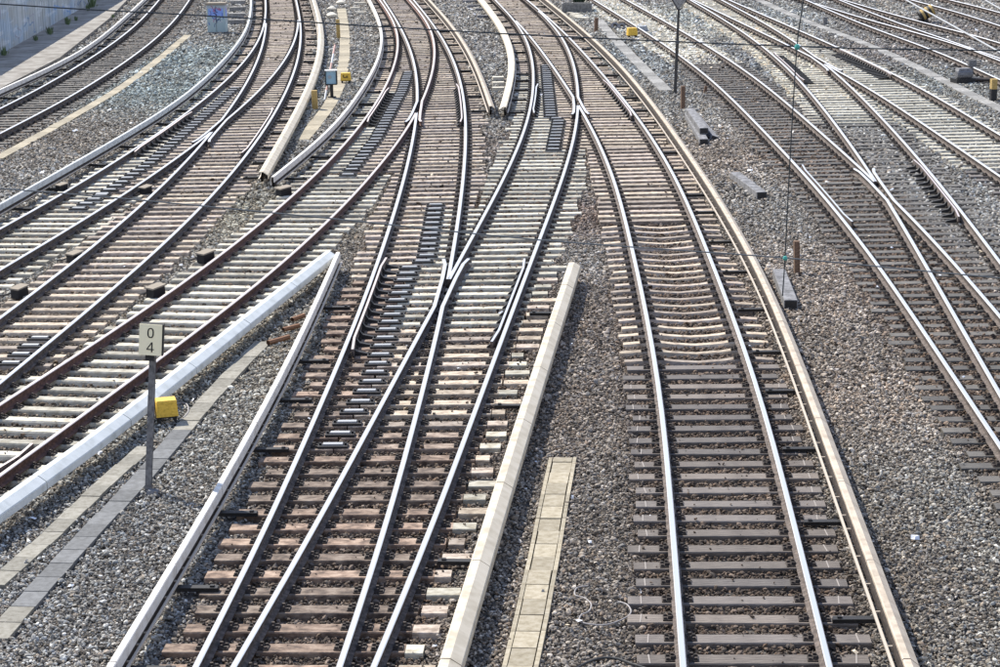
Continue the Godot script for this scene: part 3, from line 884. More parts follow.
# ---------------------------------------------------------------- rails of every track
const TRACK_LABELS := {
	"T1": "single curved track on dark timber sleepers beside the graffiti fence",
	"T2": "curved track on pale sleepers next to the wide grey gravel strip",
	"T3": "curved track on tan sleepers with small lidded boxes on both sides",
	"T4": "red-rusted rails on pale concrete sleepers running behind the number sign",
	"T5": "track on brown sleepers beside the open conductor rail with black coupler plates",
	"T6": "track crossing its neighbour, flanked by the long cream box cover near the slab trough",
	"T7": "bright rails on dished and dark timber sleepers beside the ballast with discarded beams",
	"T8": "track on dark half-buried timber sleepers between the mast and the crossing rails",
	"T9": "track changing from bright pale sleepers to dark timber ones at a crossing",
	"T10": "track on bright pale sleepers next to the narrow concrete trough and point machine",
	"T11": "dark track behind the point machine, first of two joining tracks",
	"T12": "dark track merging into its neighbour below the striped drum",
	"T13": "dull dark track passing behind the striped drum"}

func tracks() -> void:
	for f in FROGS: frog_at[f[0]] = cross_at(f[0], f[1])
	for ck in coupler_rows:
		var l := []
		for q in coupler_rows[ck]:
			var p := spot(q[0], q[1], 0.0)
			l.append(Vector2(p.x, -p.z))
		coupler_lines[ck] = l
	for k in TRACKS:
		var o := thing("railway_track", TRACK_LABELS[k], "railway track", Vector3.ZERO, "railway tracks of the yard")
		track_nodes[k] = o
		for s in ["L", "R"]:
			for path in rail_stretches(k + s):
				var red: bool = k == "T4"
				part("rail", rail_mesh(path, M.rail_red if red else M.rail_body, M.rail_head_dull if red else M.rail_head), null, o)
	sleepers()
	# check rails: rail, side, pixel of one end, pixel of the other end
	for q in [["T5L", 1, 386, 258, 343, 350], ["T6R", -1, 527, 259, 497, 342], ["T4L", 1, 388, 88, 364, 122], ["T5R", -1, 458, 84, 461, 122], ["T6L", 1, 538, 84, 533, 113], ["T7R", -1, 606, 80, 631, 116],
			["T2L", 1, 195, 112, 135, 152], ["T3R", -1, 272, 108, 242, 153], ["T9L", 1, 775, 52, 812, 80], ["T10R", -1, 830, 50, 888, 75], ["T9R", -1, 915, 160, 963, 217], ["T8L", 1, 802, 165, 850, 222], ["T4R", -1, 27, 444, -6, 471]]:
		var k: String = q[0].left(-1)
		var a0 := -spot(q[4], q[5], RT).z
		var a1 := -spot(q[2], q[3], RT).z
		if a0 > a1:
			var t := a0; a0 = a1; a1 = t
		var side: int = q[1]
		var path := rail_path(q[0], a0, a1, side * 0.112)
		path[0].x += side * 0.05
		path[path.size() - 1].x += side * 0.05
		var st := new_st()
		var pr := PackedVector2Array([Vector2(-0.03 * side, 0.05), Vector2(-0.03 * side, RT + 0.012), Vector2(0.012 * side, RT + 0.012), Vector2(0.016 * side, 0.05)])
		add_sweep(st, path, pr, [0, 2, 3], true)
		st.generate_normals()
		var mesh: ArrayMesh = st.commit()
		mesh.surface_set_material(0, M.rail_body)
		var s2 := new_st()
		add_sweep(s2, path, pr, [1])
		s2.generate_normals()
		s2.commit(mesh)
		mesh.surface_set_material(1, M.rail_head if q[0] in ["T8L", "T6R", "T6L"] else M.rail_head_dull)
		var cr := part("check_rail", mesh, null, track_nodes[k])
		var bs := new_st()
		var reach := 0.42 if q[0] in ["T10R", "T9L"] else (0.30 if q[0] in ["T5L", "T9R", "T2L", "T4L"] else 0.16)
		add_prism(bs, PackedVector2Array([Vector2(0.016, 0.0), Vector2(reach, 0.0), Vector2(reach - 0.03, 0.03), Vector2(0.08, 0.07), Vector2(0.03, RT - 0.03), Vector2(0.016, RT - 0.03)]), Vector3.ZERO, Vector3.RIGHT, Vector3.UP, Vector3.BACK, -0.045, 0.045)
		var bm := done(bs)
		var a := a0 + 0.3
		while a < a1 - 0.1:
			var b := Basis(Vector3.UP, -atan(slope(k, a)) * 1.0)
			if side < 0: b = b * Basis(Vector3.UP, PI)
			part("brace", bm, M.black_steel, cr, Transform3D(b, Vector3(xr(q[0], a) + side * 0.112, 0.004, -a)))
			a += 0.6 if reach < 0.4 else 0.35

# ---------------------------------------------------------------- conductor rails
const THIRD_LABELS := {
	"A": "covered conductor rail following the concrete walkway by the fence",
	"B": "covered conductor rail between the wide grey gravel strip and pale track",
	"C": "cream conductor rail cover beside the yellow stump, ending next to another cover",
	"D": "conductor rail with dark open side, ending beside a small black lidded box",
	"E": "long white conductor rail cover behind the number sign post",
	"F": "open conductor rail with pale ladder-like edge beside brown sleepers and lone gravel strip",
	"H": "thin conductor rail whose end meets the cream cover by three stacked slabs",
	"I": "broad cream conductor rail cover ending at the three stacked slabs",
	"J": "long cream box cover of the conductor rail near the slab trough",
	"K": "long conductor rail with cream cover beside the discarded beams"}

func third_point(k: String, a: float, d := 0.0) -> Vector3:
	var t: Dictionary = THIRD_RAILS[k]
	return Vector3(lerp_arr(t.x, t.a0, t.a1, a), 0, -a)

func third_path(k: String, a0: float, a1: float) -> PackedVector3Array:
	var p := PackedVector3Array()
	var n := maxi(2, int(ceil((a1 - a0) / 1.0)))
	for i in n + 1: p.append(third_point(k, lerpf(a0, a1, float(i) / n)))
	return p

func third_rails() -> void:
	for k in THIRD_RAILS:
		var t: Dictionary = THIRD_RAILS[k]
		var o := thing("conductor_rail", THIRD_LABELS[k], "conductor rail", Vector3.ZERO, "covered conductor rails")
		var s: float = t.side
		var cm: Material = M.cover_cream
		if k == "E" or k == "B": cm = M.cover_white
		if k in ["A", "H", "D", "K"]: cm = M.cover_dust
		if k in ["F", "A", "D"]: cm = M.cover_pale
		if k == "C": cm = M.cover_cream
		# cover: a thin folded shell, open towards the track
		var outer := [Vector2(-0.075, 0.288), Vector2(-0.075, 0.325), Vector2(-0.055, 0.338), Vector2(0.035, 0.338), Vector2(0.150, 0.262), Vector2(0.158, 0.245), Vector2(0.158, 0.15)]
		var inner := [Vector2(0.146, 0.15), Vector2(0.146, 0.24), Vector2(0.03, 0.322), Vector2(-0.055, 0.322), Vector2(-0.062, 0.315), Vector2(-0.062, 0.288)]
		if k in ["A", "B", "D", "F"]:   # the narrow kind with a steep back
			outer = [Vector2(-0.075, 0.195), Vector2(-0.075, 0.328), Vector2(-0.066, 0.338), Vector2(-0.004, 0.338), Vector2(0.010, 0.328), Vector2(0.022, 0.25), Vector2(0.024, 0.12)]
			inner = [Vector2(0.012, 0.12), Vector2(0.010, 0.24), Vector2(-0.008, 0.322), Vector2(-0.05, 0.322), Vector2(-0.062, 0.315), Vector2(-0.062, 0.195)]
		elif k in ["K", "H"]:
			outer = [Vector2(-0.062, 0.288), Vector2(-0.062, 0.325), Vector2(-0.048, 0.336), Vector2(0.018, 0.336), Vector2(0.110, 0.262), Vector2(0.116, 0.245), Vector2(0.116, 0.15)]
			inner = [Vector2(0.104, 0.15), Vector2(0.104, 0.24), Vector2(0.014, 0.322), Vector2(-0.046, 0.322), Vector2(-0.050, 0.315), Vector2(-0.050, 0.288)]
		var prof := PackedVector2Array()
		for q in outer + inner: prof.append(Vector2(q.x * s, q.y))
		var a: float = t.a0
		while a < t.a1 - 0.3:
			var b := minf(a + 3.05, t.a1)
			var st := new_st()
			var path := third_path(k, a, b - 0.024)
			for i in path.size(): path[i].y = rng.randf_range(-0.0015, 0.0015)
			var all := range(1, prof.size() - 2)
			add_sweep(st, path, prof, all, true)
			st.generate_normals()
			var mesh: ArrayMesh = st.commit()
			mesh.surface_set_material(0, cm)
			var s2 := new_st()
			add_sweep(s2, path, prof, [0, prof.size() - 2, prof.size() - 1])
			s2.generate_normals()
			s2.commit(mesh)
			mesh.surface_set_material(1, cm)
			part("cover_panel", mesh, null, o)
			a = b
		# the conductor itself, a dark bar with a worn pale edge on the track side
		var full := third_path(k, t.a0 + 0.15, t.a1)
		var bar := PackedVector2Array()
		var reach: float = {"J": -0.03, "E": -0.02, "F": 0.022, "K": 0.04}.get(k, 0.025)
		for q in [Vector2(-0.092, 0.112), Vector2(-0.092, 0.135), Vector2(-0.060, 0.135), Vector2(-0.060, 0.112)]: bar.append(Vector2((q.x - reach) * s, q.y))
		var st := new_st()
		add_sweep(st, full, bar, [0, 1, 2, 3])
		part("guard_strip", done(st), M.conductor, o)
		# the live rail hanging under the cover
		var live := PackedVector2Array()
		for q in [Vector2(-0.045, 0.06), Vector2(-0.045, 0.20), Vector2(-0.02, 0.29), Vector2(0.0, 0.29), Vector2(0.004, 0.06)]: live.append(Vector2(q.x * s, q.y))
		st = new_st()
		add_sweep(st, full, live, [0, 1, 2, 3, 4])
		part("live_rail", done(st), M.iron, o)
		# ties between the bar and the cover, and brackets standing on the sleepers
		var tie := new_st()
		add_box(tie, Vector3((-0.03 - reach * 0.5) * s, 0.122, 0), Vector3(0.09 + reach, 0.016, 0.022))
		var tm := done(tie)
		var br := new_st()
		add_box(br, Vector3(-0.27 * s, 0.020, 0), Vector3(0.62, 0.045, 0.07))
		add_box(br, Vector3(-0.27 * s, 0.048, 0), Vector3(0.60, 0.012, 0.11))
		add_box(br, Vector3(-0.50 * s, 0.06, 0), Vector3(0.05, 0.03, 0.05))
		add_box(br, Vector3(0.0, 0.06, 0), Vector3(0.10, 0.11, 0.10), Basis(), 0.7)
		var bm := done(br)
		a = t.a0 + 0.5
		var i := 0
		while a < t.a1 - 0.2:
			if in_view(third_point(k, a).x, a, 1.0):
				var sl := (third_point(k, a + 0.4).x - third_point(k, a - 0.4).x) / 0.8
				var xf := Transform3D(Basis(Vector3.UP, -atan(sl)), third_point(k, a))
				if a < 62.0: part("tie", tm, M.conductor, o, xf)
				if i % (4 if k != "J" else 8) == 1 and k != "E":
					part("support_bracket", bm, M.black_steel, o, xf)
					stamp(Vector2(xf.origin.x - 0.25 * s, a), 0.4, 0.07, -atan(sl), 1)
				i += 1
			a += rng.randf_range(0.35, 1.15)

# ---------------------------------------------------------------- cable troughs
func ducts() -> void:
	var labels := {
		"left_old": "narrow buff concrete cable trough curving across the gravel by the graffiti cabinet",
		"middle": "buff concrete cable trough passing the small blue signal box",
		"near_outer": "weathered buff row of trough lids closest to the long white cover",
		"near_inner": "grey slab cable trough running past the yellow box and number sign",
		"centre": "short tan cable trough of lids between two side walls",
		"right_old": "grey cable trough ending at the thin mast",
		"far_right": "long narrow grey cable trough beside the point machine"}
	for k in DUCTS:
		var d: Dictionary = DUCTS[k]
		var o := thing("cable_trough", labels[k], "cable trough", Vector3.ZERO, "cable troughs in the ballast")
		var tan: bool = k in ["left_old", "middle", "centre"]
		var w: float = d.w
		var lid: float = 0.5 if k in ["near_outer", "near_inner", "centre"] else 1.0
		var a: float = d.a0
		var n := 0
		while a < d.a1:
			var sl: float = (lerp_arr(d.x, d.a0, d.a1, a + 0.3) - lerp_arr(d.x, d.a0, d.a1, a)) / 0.3
			var b: float = minf(a + lid / sqrt(1 + sl * sl), d.a1)
			if b - a < 0.1: break
			var p0 := Vector3(lerp_arr(d.x, d.a0, d.a1, a), 0, -a)
			var p1 := Vector3(lerp_arr(d.x, d.a0, d.a1, b - 0.014), 0, -b + 0.014)
			var top := level((p0.x + p1.x) * 0.5, (a + b) * 0.5) + 0.04
			var lift := rng.randf_range(-0.006, 0.006)
			var mm := "slab_tan%d" if tan else "slab_grey%d"
			if k == "near_inner": mm = "slab_buff%d" if (a < 23.6 or a > 31.5) else "slab_dark%d"
			if k == "near_outer": mm = "slab_buff%d"
			if in_view((p0.x + p1.x) / 2, a, 1.5) or a < 18.0:
				var e := Vector3(rng.randf_range(-0.008, 0.008), 0, 0)
				part("cover_slab", rect_path([p0 + e, p1 + e], w if k != "centre" else w - 0.07, top - 0.06 + lift, top + lift), M[mm % (n % 3)], o)
				stamp(Vector2((p0.x + p1.x) / 2, (a + b) / 2), w / 2 + 0.02, (b - a) / 2, atan2(-sl, 1.0), 2)
				if k == "centre":
					for s in [-1, 1]:
						var q := Vector3(s * w / 2 * 1.02, 0, 0)
						part("side_wall", rect_path([p0 + q, p1 + q + (p1 - p0) * 0.02], 0.05, top - 0.1, top + 0.004), M["slab_tan%d" % ((n / 2) % 3)], o)
			a = b
			n += 1

# ---------------------------------------------------------------- the edge by the fence
func fence_and_walk() -> void:
	var f0 := spot(-30, 74)
	var f1 := spot(112, -7)
	var dir := (f1 - f0).normalized()
	var lat := Vector3(-dir.z, 0, dir.x)
	# walkway slab
	var st := new_st()
	var w0 := spot(-40, 112)
	var w1 := spot(60, 60)
	var w2 := spot(110, 20)
	var w3 := spot(140, -12)
	var inner := [w0, w1, w2, w3]
	for q in inner: q.y = 0
	for i in 3:
		var a: Vector3 = inner[i]
		var b: Vector3 = inner[i + 1]
		var a2 := f0 + dir * maxf(0.0, (a - f0).dot(dir)) - lat * 0.4
		var b2 := f0 + dir * (b - f0).dot(dir) - lat * 0.4
		for v in [[a, b, b2, a2]]:
			var up := Vector3(0, 0.10, 0)
			quad(st, v[0] + up, v[1] + up, v[2] + up, v[3] + up)
			quad(st, v[0] - up, v[1] - up, v[1] + up, v[0] + up)
		for tt in 60:
			var u := tt / 59.0
			var m1 := a.lerp(b, u)
			stamp(Vector2(m1.x - 1.0, -m1.z), 1.1, 0.6, 0.0, 2)
	var walk := structure("pavement", done(st), M.walkway)
	walk.set_meta("label", "worn concrete walkway along the foot of the graffiti fence")
	# fence of ribbed sheets with paint on it
	var img := Image.create(1024, 192, false, Image.FORMAT_RGB8)
	var r := RandomNumberGenerator.new()
	r.seed = 41
	var n := FastNoiseLite.new()
	n.seed = 8
	n.frequency = 0.02
	var tone := []   # every board has weathered a little differently
	for i in 361: tone.append(r.randf_range(0.78, 1.08))
	for y in 192:
		for x in 1024:
			var v := n.get_noise_2d(x * 0.8, y * 0.6) * 0.5 + 0.5
			var c := Color(0.42, 0.44, 0.44).lerp(Color(0.46, 0.52, 0.57), v)
			var g := n.get_noise_2d(x * 0.35 + 400, y * 0.4)
			if g > 0.0: c = c.lerp(Color(0.36, 0.48, 0.62), clampf(g * 2.6, 0, 0.7))
			var w := n.get_noise_2d(x * 0.5 + 900, y * 1.2)
			if w > 0.22: c = c.lerp(Color(0.62, 0.67, 0.72), clampf((w - 0.22) * 5.0, 0, 0.6))
			var k: float = (0.94 + 0.12 * r.randf()) * tone[int(x / 1024.0 * 360.0)]
			img.set_pixel(x, y, Color(c.r * k, c.g * k, c.b * k).linear_to_srgb())
	for i in 22:
		var p := Vector2(r.randf() * 1024, r.randf_range(90, 180))
		var ang := r.randf() * TAU
		var col: Color = [Color(0.20, 0.28, 0.42), Color(0.22, 0.36, 0.60), Color(0.75, 0.8, 0.85), Color(0.34, 0.36, 0.42)][i % 4]
		for sstep in r.randi_range(30, 90):
			ang += r.randfn(0, 0.35)
			p += Vector2(cos(ang), sin(ang)) * 1.6
			img.fill_rect(Rect2i(int(p.x), int(p.y), 3, 4), col.linear_to_srgb())
	var fm := mat("graffiti_sheet", Color.WHITE, 0.75)
	fm.albedo_texture = ImageTexture.create_from_image(img)
	var o := thing("board_fence", "tall fence of narrow upright boards with pale blue and white graffiti", "fence")
	var total := (f1 - f0).length()
	var H := 2.6
	var count := 10
	for pnl in count:
		var s2 := SurfaceTool.new()
		s2.begin(Mesh.PRIMITIVE_TRIANGLES)
		s2.set_smooth_group(-1)
		var d0 := total * pnl / count
		var d1 := total * (pnl + 1) / count - 0.02
		var boards := 36
		var bw := (d1 - d0) / boards
		for i in boards:
			var e := r.randf_range(0.0, 0.03)
			var A := f0 + dir * (d0 + bw * i) + lat * e
			var B := f0 + dir * (d0 + bw * (i + 1) - 0.022) + lat * e
			var back := -lat * (0.045 + e)
			var up := Vector3(0, H + r.randf_range(-0.02, 0.02), 0)
			var low := Vector3(0, -0.05, 0)
			var uv := [Vector2((d0 + bw * i) / total, 1), Vector2((d0 + bw * (i + 1)) / total, 1), Vector2((d0 + bw * (i + 1)) / total, 0), Vector2((d0 + bw * i) / total, 0)]
			for q in [[A + low, B + low, B + up, A + up], [B + low, B + low + back, B + up + back, B + up], [A + low + back, A + low, A + up, A + up + back], [A + up, B + up, B + up + back, A + up + back]]:
				for ix in [0, 1, 2, 0, 2, 3]:
					s2.set_uv(uv[ix])
					s2.add_vertex(q[ix])
		part("board_panel", done(s2), fm, o)
		for hh in [0.4, H - 0.4]:
			var rs := new_st()
			add_box(rs, f0 + dir * ((d0 + d1) / 2) - lat * 0.075 + Vector3(0, hh, 0), Vector3(0.05, 0.10, d1 - d0), Basis(Vector3.UP, atan2(dir.x, dir.z)))
			part("back_rail", done(rs), M.post_wood, o)
		var ps := new_st()
		var pc := f0 + dir * d0 - lat * 0.16
		add_box(ps, pc + Vector3(0, H / 2, 0), Vector3(0.1, H + 0.1, 0.1), Basis(Vector3.UP, atan2(dir.x, dir.z)))
		part("post", done(ps), M.galvanised, o)
	# weeds at its foot
	var spots := [[4, 56, 0.45], [36, 41, 0.28], [50, 35, 0.42], [68, 25, 0.40], [76, 21, 0.25], [92, 8, 0.6], [88, 11, 0.32], [113, 18, 0.2]]
	var wl := ["dark green weed standing apart from the rest at the fence foot", "small weed beside the largest middle clump on the walkway edge", "broad green clump in the middle of the fence foot", "green clump next to a very small weed at the fence foot", "smallest weed at the fence foot, next to a bigger clump", "tallest weed, at the last visible part of the fence foot", "short weed leaning at the tallest weed by the fence", "tiny weed alone on the walkway edge by the conductor rail"]
	for i in spots.size():
		var q: Array = spots[i]
		var p := spot(q[0], q[1], 0.10)
		var wd := thing("weed", wl[i], "weed", p, "weeds along the fence")
		part("leaves", weed_mesh(q[2], 60 + i), M.leaf, wd)

func weed_mesh(h: float, sd: int, count := 70) -> ArrayMesh:
	var r := RandomNumberGenerator.new()
	r.seed = sd
	var st := new_st()
	for i in count:
		var an := r.randf() * TAU
		var base := Vector3(cos(an), 0, sin(an)) * r.randf() * h * 0.35
		var tip := base * r.randf_range(1.1, 2.0) + Vector3(0, h * r.randf_range(0.25, 1.0), 0)
		var sd2 := Vector3(-sin(an), 0.2, cos(an)) * h * 0.06
		var mid := base.lerp(tip, 0.55) + Vector3(0, h * 0.08, 0)
		tri(st, base, mid + sd2, mid - sd2)
		tri(st, mid + sd2, tip, mid - sd2)
	return done(st)

# ---------------------------------------------------------------- single things
func upright(base: Vector3, top: Vector3) -> Basis:
	var y := (top - base).normalized()
	var z := Vector3.BACK
	var x := y.cross(z).normalized()
	return Basis(x, y, x.cross(y).normalized())

func stake(px: float, py: float, tx: float, ty: float, w: float, m: Material, label: String, called := "wooden_stake", category := "stake", cap: Material = null) -> void:
	var b := spot(px, py)
	var t := at_depth(tx, ty, b.z)
	var h := (t - b).length()
	var o := thing(called, label, category, b)
	o.basis = upright(b, t)
	var st := new_st()
	add_prism(st, PackedVector2Array([Vector2(-w / 2, -w * 0.42), Vector2(w / 2 - 0.02, -w * 0.5), Vector2(w / 2, -w * 0.3), Vector2(w * 0.46, w * 0.5), Vector2(-w * 0.4, w * 0.46)]), Vector3.ZERO, Vector3.RIGHT, Vector3.BACK, Vector3.UP, -0.15, h * (0.55 if cap else 1.0))
	part("shaft", done(st), m, o)
	if cap:
		var s2 := new_st()
		add_prism(s2, PackedVector2Array([Vector2(-w / 2, -w * 0.42), Vector2(w / 2 - 0.02, -w * 0.5), Vector2(w / 2, -w * 0.3), Vector2(w * 0.46, w * 0.5), Vector2(-w * 0.4, w * 0.46)]), Vector3.ZERO, Vector3.RIGHT, Vector3.BACK, Vector3.UP, h * 0.55, h)
		part("weathered_top", done(s2), cap, o)
	stamp(Vector2(b.x, -b.z), w / 2, w / 2, 0, 2)

func beam(far: Array, near: Array, w: float, h: float, y0: float, label: String, roll := 0.0) -> void:
	var p0 := spot(far[0], far[1], y0 + h)
	var p1 := spot(near[0], near[1], y0 + h)
	var d := (p0 - p1)
	d.y = 0
	var L := d.length()
	d = d.normalized()
	var o := thing("concrete_beam", label, "beam", Vector3((p0.x + p1.x) / 2, y0, (p0.z + p1.z) / 2), "discarded beams on the ballast")
	var x := Vector3(-d.z, 0, d.x)
	o.basis = Basis(-x, Vector3.UP, d) * Basis(Vector3.BACK, roll)
	o.basis = o.basis.orthonormalized()
	var st := new_st()
	var c := 0.012
	add_prism(st, PackedVector2Array([Vector2(-w / 2, 0), Vector2(w / 2, 0), Vector2(w / 2, h - c), Vector2(w / 2 - c, h), Vector2(-w / 2 + c, h), Vector2(-w / 2, h - c)]), Vector3.ZERO, Vector3.RIGHT, Vector3.UP, Vector3.BACK, -L / 2, L / 2)
	part("body", done(st), M.beam_grey, o)
	var s2 := new_st()
	for s in [-1, 1]: add_box(s2, Vector3(0, h * 0.5, s * (L / 2 + 0.004)), Vector3(w * 0.86, h * 0.8, 0.012))
	part("end_plate", done(s2), M.black_steel, o)

func yellow_box(px: float, py: float, w: float, h: float, yaw: float, label: String) -> void:
	var o := thing("yellow_box", label, "junction box", spot(px, py), "yellow junction boxes")
	o.rotation.y = yaw
	var st := new_st()
	var lo := h * 0.28
	add_box(st, Vector3(0, lo + h * 0.32, 0), Vector3(w, h * 0.64, w * 0.8), Basis(), 0.9)
	add_box(st, Vector3(0, lo + h * 0.67, 0), Vector3(w * 0.93, h * 0.07, w * 0.75), Basis(), 0.93)
	part("housing", done(st), M.yellow, o)
	for q in [[-1, -1], [1, -1], [-1, 1], [1, 1]]:
		var s := new_st()
		add_box(s, Vector3(q[0] * w * 0.36, lo * 0.4, q[1] * w * 0.26), Vector3(w * 0.12, lo * 1.5, w * 0.12))
		part("leg", done(s), M.black_steel, o)
	var b := new_st()
	add_box(b, Vector3(0, lo - 0.01, 0), Vector3(w * 0.9, 0.03, w * 0.7))
	part("base_plate", done(b), M.black_steel, o)

func lidded_box(px: float, py: float, size: float, yaw: float, label: String) -> void:
	var o := thing("lidded_box", label, "track box", spot(px, py, -0.02), "small lidded boxes beside the rails")
	o.rotation.y = yaw
	var st := new_st()
	add_box(st, Vector3(0, size * 0.36, 0), Vector3(size * 0.72, size * 0.76, size * 1.25), Basis(), 0.94)
	part("body", done(st), M.black_steel, o)
	var l := new_st()
	add_box(l, Vector3(0, size * 0.78, 0), Vector3(size * 0.86, size * 0.10, size * 1.45), Basis(Vector3.RIGHT, 0.08) * Basis(Vector3.BACK, -0.05), 0.96)
	part("lid", done(l), M.lid_tan, o)
	var c := new_st()
	add_tube(c, PackedVector3Array([Vector3(-size * 0.3, size * 0.3, 0), Vector3(-size * 0.7, size * 0.28, 0.02), Vector3(-size * 1.2, size * 0.1, 0.05), Vector3(-size * 1.8, 0.0, 0.02)]), 0.018)
	part("cable", done(c), M.hose_black, o)

func smooth_pts(c: Array, n := 6) -> PackedVector3Array:
	var cv := Curve3D.new()
	for i in c.size():
		var t: Vector3 = (c[mini(i + 1, c.size() - 1)] - c[maxi(i - 1, 0)]) / 6.0
		cv.add_point(c[i], -t, t)
	var out := PackedVector3Array()
	for i in (c.size() - 1) * n + 1: out.append(cv.sample(mini(i / n, c.size() - 2), float(i - mini(i / n, c.size() - 2) * n) / n))
	return out

func cable(pix: Array, r: float, m: Material, called: String, label: String, category: String) -> void:
	var c := []
	for q in pix:
		var p := spot(q[0], q[1], 0.0)
		p.y = level(p.x, -p.z) + 0.035 + r
		c.append(p)
	var st := new_st()
	add_tube(st, smooth_pts(c, 8), r, 7)
	var o := part(numbered(called), done(st), m, self)
	tag(o, label, category)

func span_wire(pts: Array, r: float, m: Material, label: String, category := "wire") -> Node3D:
	var c := []
	for q in pts: c.append(at_depth(q[0], q[1], q[2]))
	var st := new_st()
	add_tube(st, smooth_pts(c, 5), r, 6)
	var o := part(numbered("overhead_wire"), done(st), m, self)
	tag(o, label, category)
	return o

func things() -> void:
	# kilometre post with the figures 0 and 4
	var b := spot(148, 491)
	var t := at_depth(153.5, 322, b.z)
	var o := thing("number_sign", "pale square sign reading 0 over 4 on a thin grey post", "sign", b)
	o.basis = upright(b, t)
	var h := (t - b).length()
	var st := new_st()
	add_prism(st, PackedVector2Array([Vector2(-0.045, -0.035), Vector2(0.045, -0.035), Vector2(0.045, -0.02), Vector2(0.012, -0.02), Vector2(0.012, 0.035), Vector2(-0.012, 0.035), Vector2(-0.012, -0.02), Vector2(-0.045, -0.02)]), Vector3(0.0, 0, -0.03), Vector3.RIGHT, Vector3.BACK, Vector3.UP, -0.2, h - 0.1)
	add_box(st, Vector3(0, (h - 0.1) / 2 - 0.1, 0.0), Vector3(0.085, h + 0.1, 0.02))
	part("post", done(st), M.galvanised, o)
	var sw := 0.315
	var sh := 0.43
	st = new_st()
	add_box(st, Vector3(0, h - sh / 2, 0.09), Vector3(sw + 0.004, sh + 0.004, 0.10))
	part("sign_box", done(st), M.sign_black, o)
	st = new_st()
	add_box(st, Vector3(-0.012, h - sh / 2, 0.145), Vector3(sw - 0.008, sh, 0.012))
	var face := part("sign_face", done(st), M.sign_face, o)
	var font := SystemFont.new()
	font.font_names = PackedStringArray(["Droid Sans"])
	for q in [["0", 0.095], ["4", -0.105]]:
		var tm := TextMesh.new()
		tm.text = q[0]
		tm.font = font
		tm.font_size = 64
		tm.pixel_size = 0.0030
		tm.depth = 0.004
		part("figure", tm, M.sign_black, face, Transform3D(Basis(), Vector3(-0.012, h - sh / 2 + q[1], 0.1535)))
	st = new_st()
	add_box(st, Vector3(-0.02, h - sh - 0.05, 0.06), Vector3(0.12, 0.08, 0.09))
	part("clamp", done(st), M.black_steel, o)
	st = new_st()
	add_box(st, Vector3(0.08, -0.01, 0.05), Vector3(0.22, 0.10, 0.2), Basis(), 0.6)
	part("footing", done(st), M.beam_grey, o)

	yellow_box(167, 421, 0.34, 0.36, 0.25, "yellow junction box on short legs beside the grey slab trough")
	yellow_box(346, 83, 0.36, 0.36, 0.0, "yellow junction box with a dark mark beside the small blue signal")
	yellow_box(632, 38, 0.40, 0.42, 0.2, "yellow junction box on gravel beside white pale-bedded track")
	st = new_st()   # dark mark on the second one
	var yb := spot(346, 83)
	add_box(st, yb + Vector3(0.0, 0.21, 0.146), Vector3(0.16, 0.025, 0.01))
	add_box(st, yb + Vector3(-0.07, 0.26, 0.143), Vector3(0.03, 0.06, 0.01))
	add_box(st, yb + Vector3(0.05, 0.25, 0.143), Vector3(0.05, 0.03, 0.01))
	var mark := part("mark", done(st), M.sign_black, get_node("yellow_box_001"))
	mark.position = -yb
	cable([[183, 416], [188, 410], [187, 403], [181, 401], [176, 402]], 0.012, M.hose_grey, "short_cable", "short grey cable loop curling out behind the yellow box", "cable")

	# lidded boxes beside the rails
	for q in [[20, 297, 0.30, -0.45, "black box with tan lid on rubble beside the polished rail, lower of two"], [75, 262, 0.30, -0.5, "black box with tan lid on rubble, between two pale sleeper ends"], [146, 194, 0.28, -0.5, "black box with white lid wedged between two merging rails"],
			[62, 191, 0.26, -0.6, "flat grey-lidded black box next to the white-edged conductor rail"], [156, 297, 0.32, -0.6, "black box with grey lid beside the rusted rail, above the number sign"], [206, 262, 0.32, -0.6, "black box with dark hoop beside the rusted rail"], [284, 196, 0.32, -0.8, "black box with cream lid below the end of two covers"]]:
		lidded_box(q[0], q[1], q[2] * 0.86, q[3], q[4])
	cable([[246, 253], [240, 254], [241, 259], [250, 259], [256, 255], [263, 257]], 0.014, M.hose_black, "loose_cable", "black looped cable behind the box with dark hoop", "cable")

	# stakes and posts
	stake(797, 273, 796.5, 241, 0.12, M.post_wood, "rust-brown stake standing in ballast by the lone angled beam")
	stake(683, 109, 683, 86, 0.14, M.post_wood, "brown stake standing at the far end of the beam pile")
	stake(596, 32, 596.5, 18, 0.17, M.post_wood, "dark brown stake beside the grey trough near the stacked rails")
	stake(825, 25, 825, 17, 0.18, M.galvanised, "short dark stump on gravel beside the long narrow trough")
	stake(993, 101, 994, 79, 0.20, M.black_steel, "dark post with mossy ochre top next to the point machine", "marker_post", "post", M.post_ochre)
	stake(315, 109, 314, 90.5, 0.19, M.post_ochre, "ochre wooden stump beside the cream conductor rail cover", "wooden_stump", "stump")
	stake(338.5, 38, 337.5, 19.5, 0.16, M.post_ochre, "thin ochre post standing at the edge of the buff trough", "wooden_post", "post")
	stake(705, 93, 706, 86, 0.10, M.post_wood, "tiny brown stub behind the stake by the mast")
	stake(621, 26, 621, 21, 0.30, M.lid_tan, "small tan stump left of the yellow box on gravel" .replace("left of", "near"), "concrete_stump", "stump")

	# the small signal
	b = spot(332, 98)
	o = thing("ground_signal", "small pale blue signal box with white frame on black post", "signal", b)
	st = new_st()
	add_box(st, Vector3(0, 0.24, 0), Vector3(0.10, 0.5, 0.10))
	add_box(st, Vector3(0, 0.02, 0), Vector3(0.26, 0.06, 0.2))
	part("post", done(st), M.black_steel, o)
	st = new_st()
	add_box(st, Vector3(0, 0.68, 0), Vector3(0.34, 0.44, 0.20))
	part("housing", done(st), M.signal_blue, o)
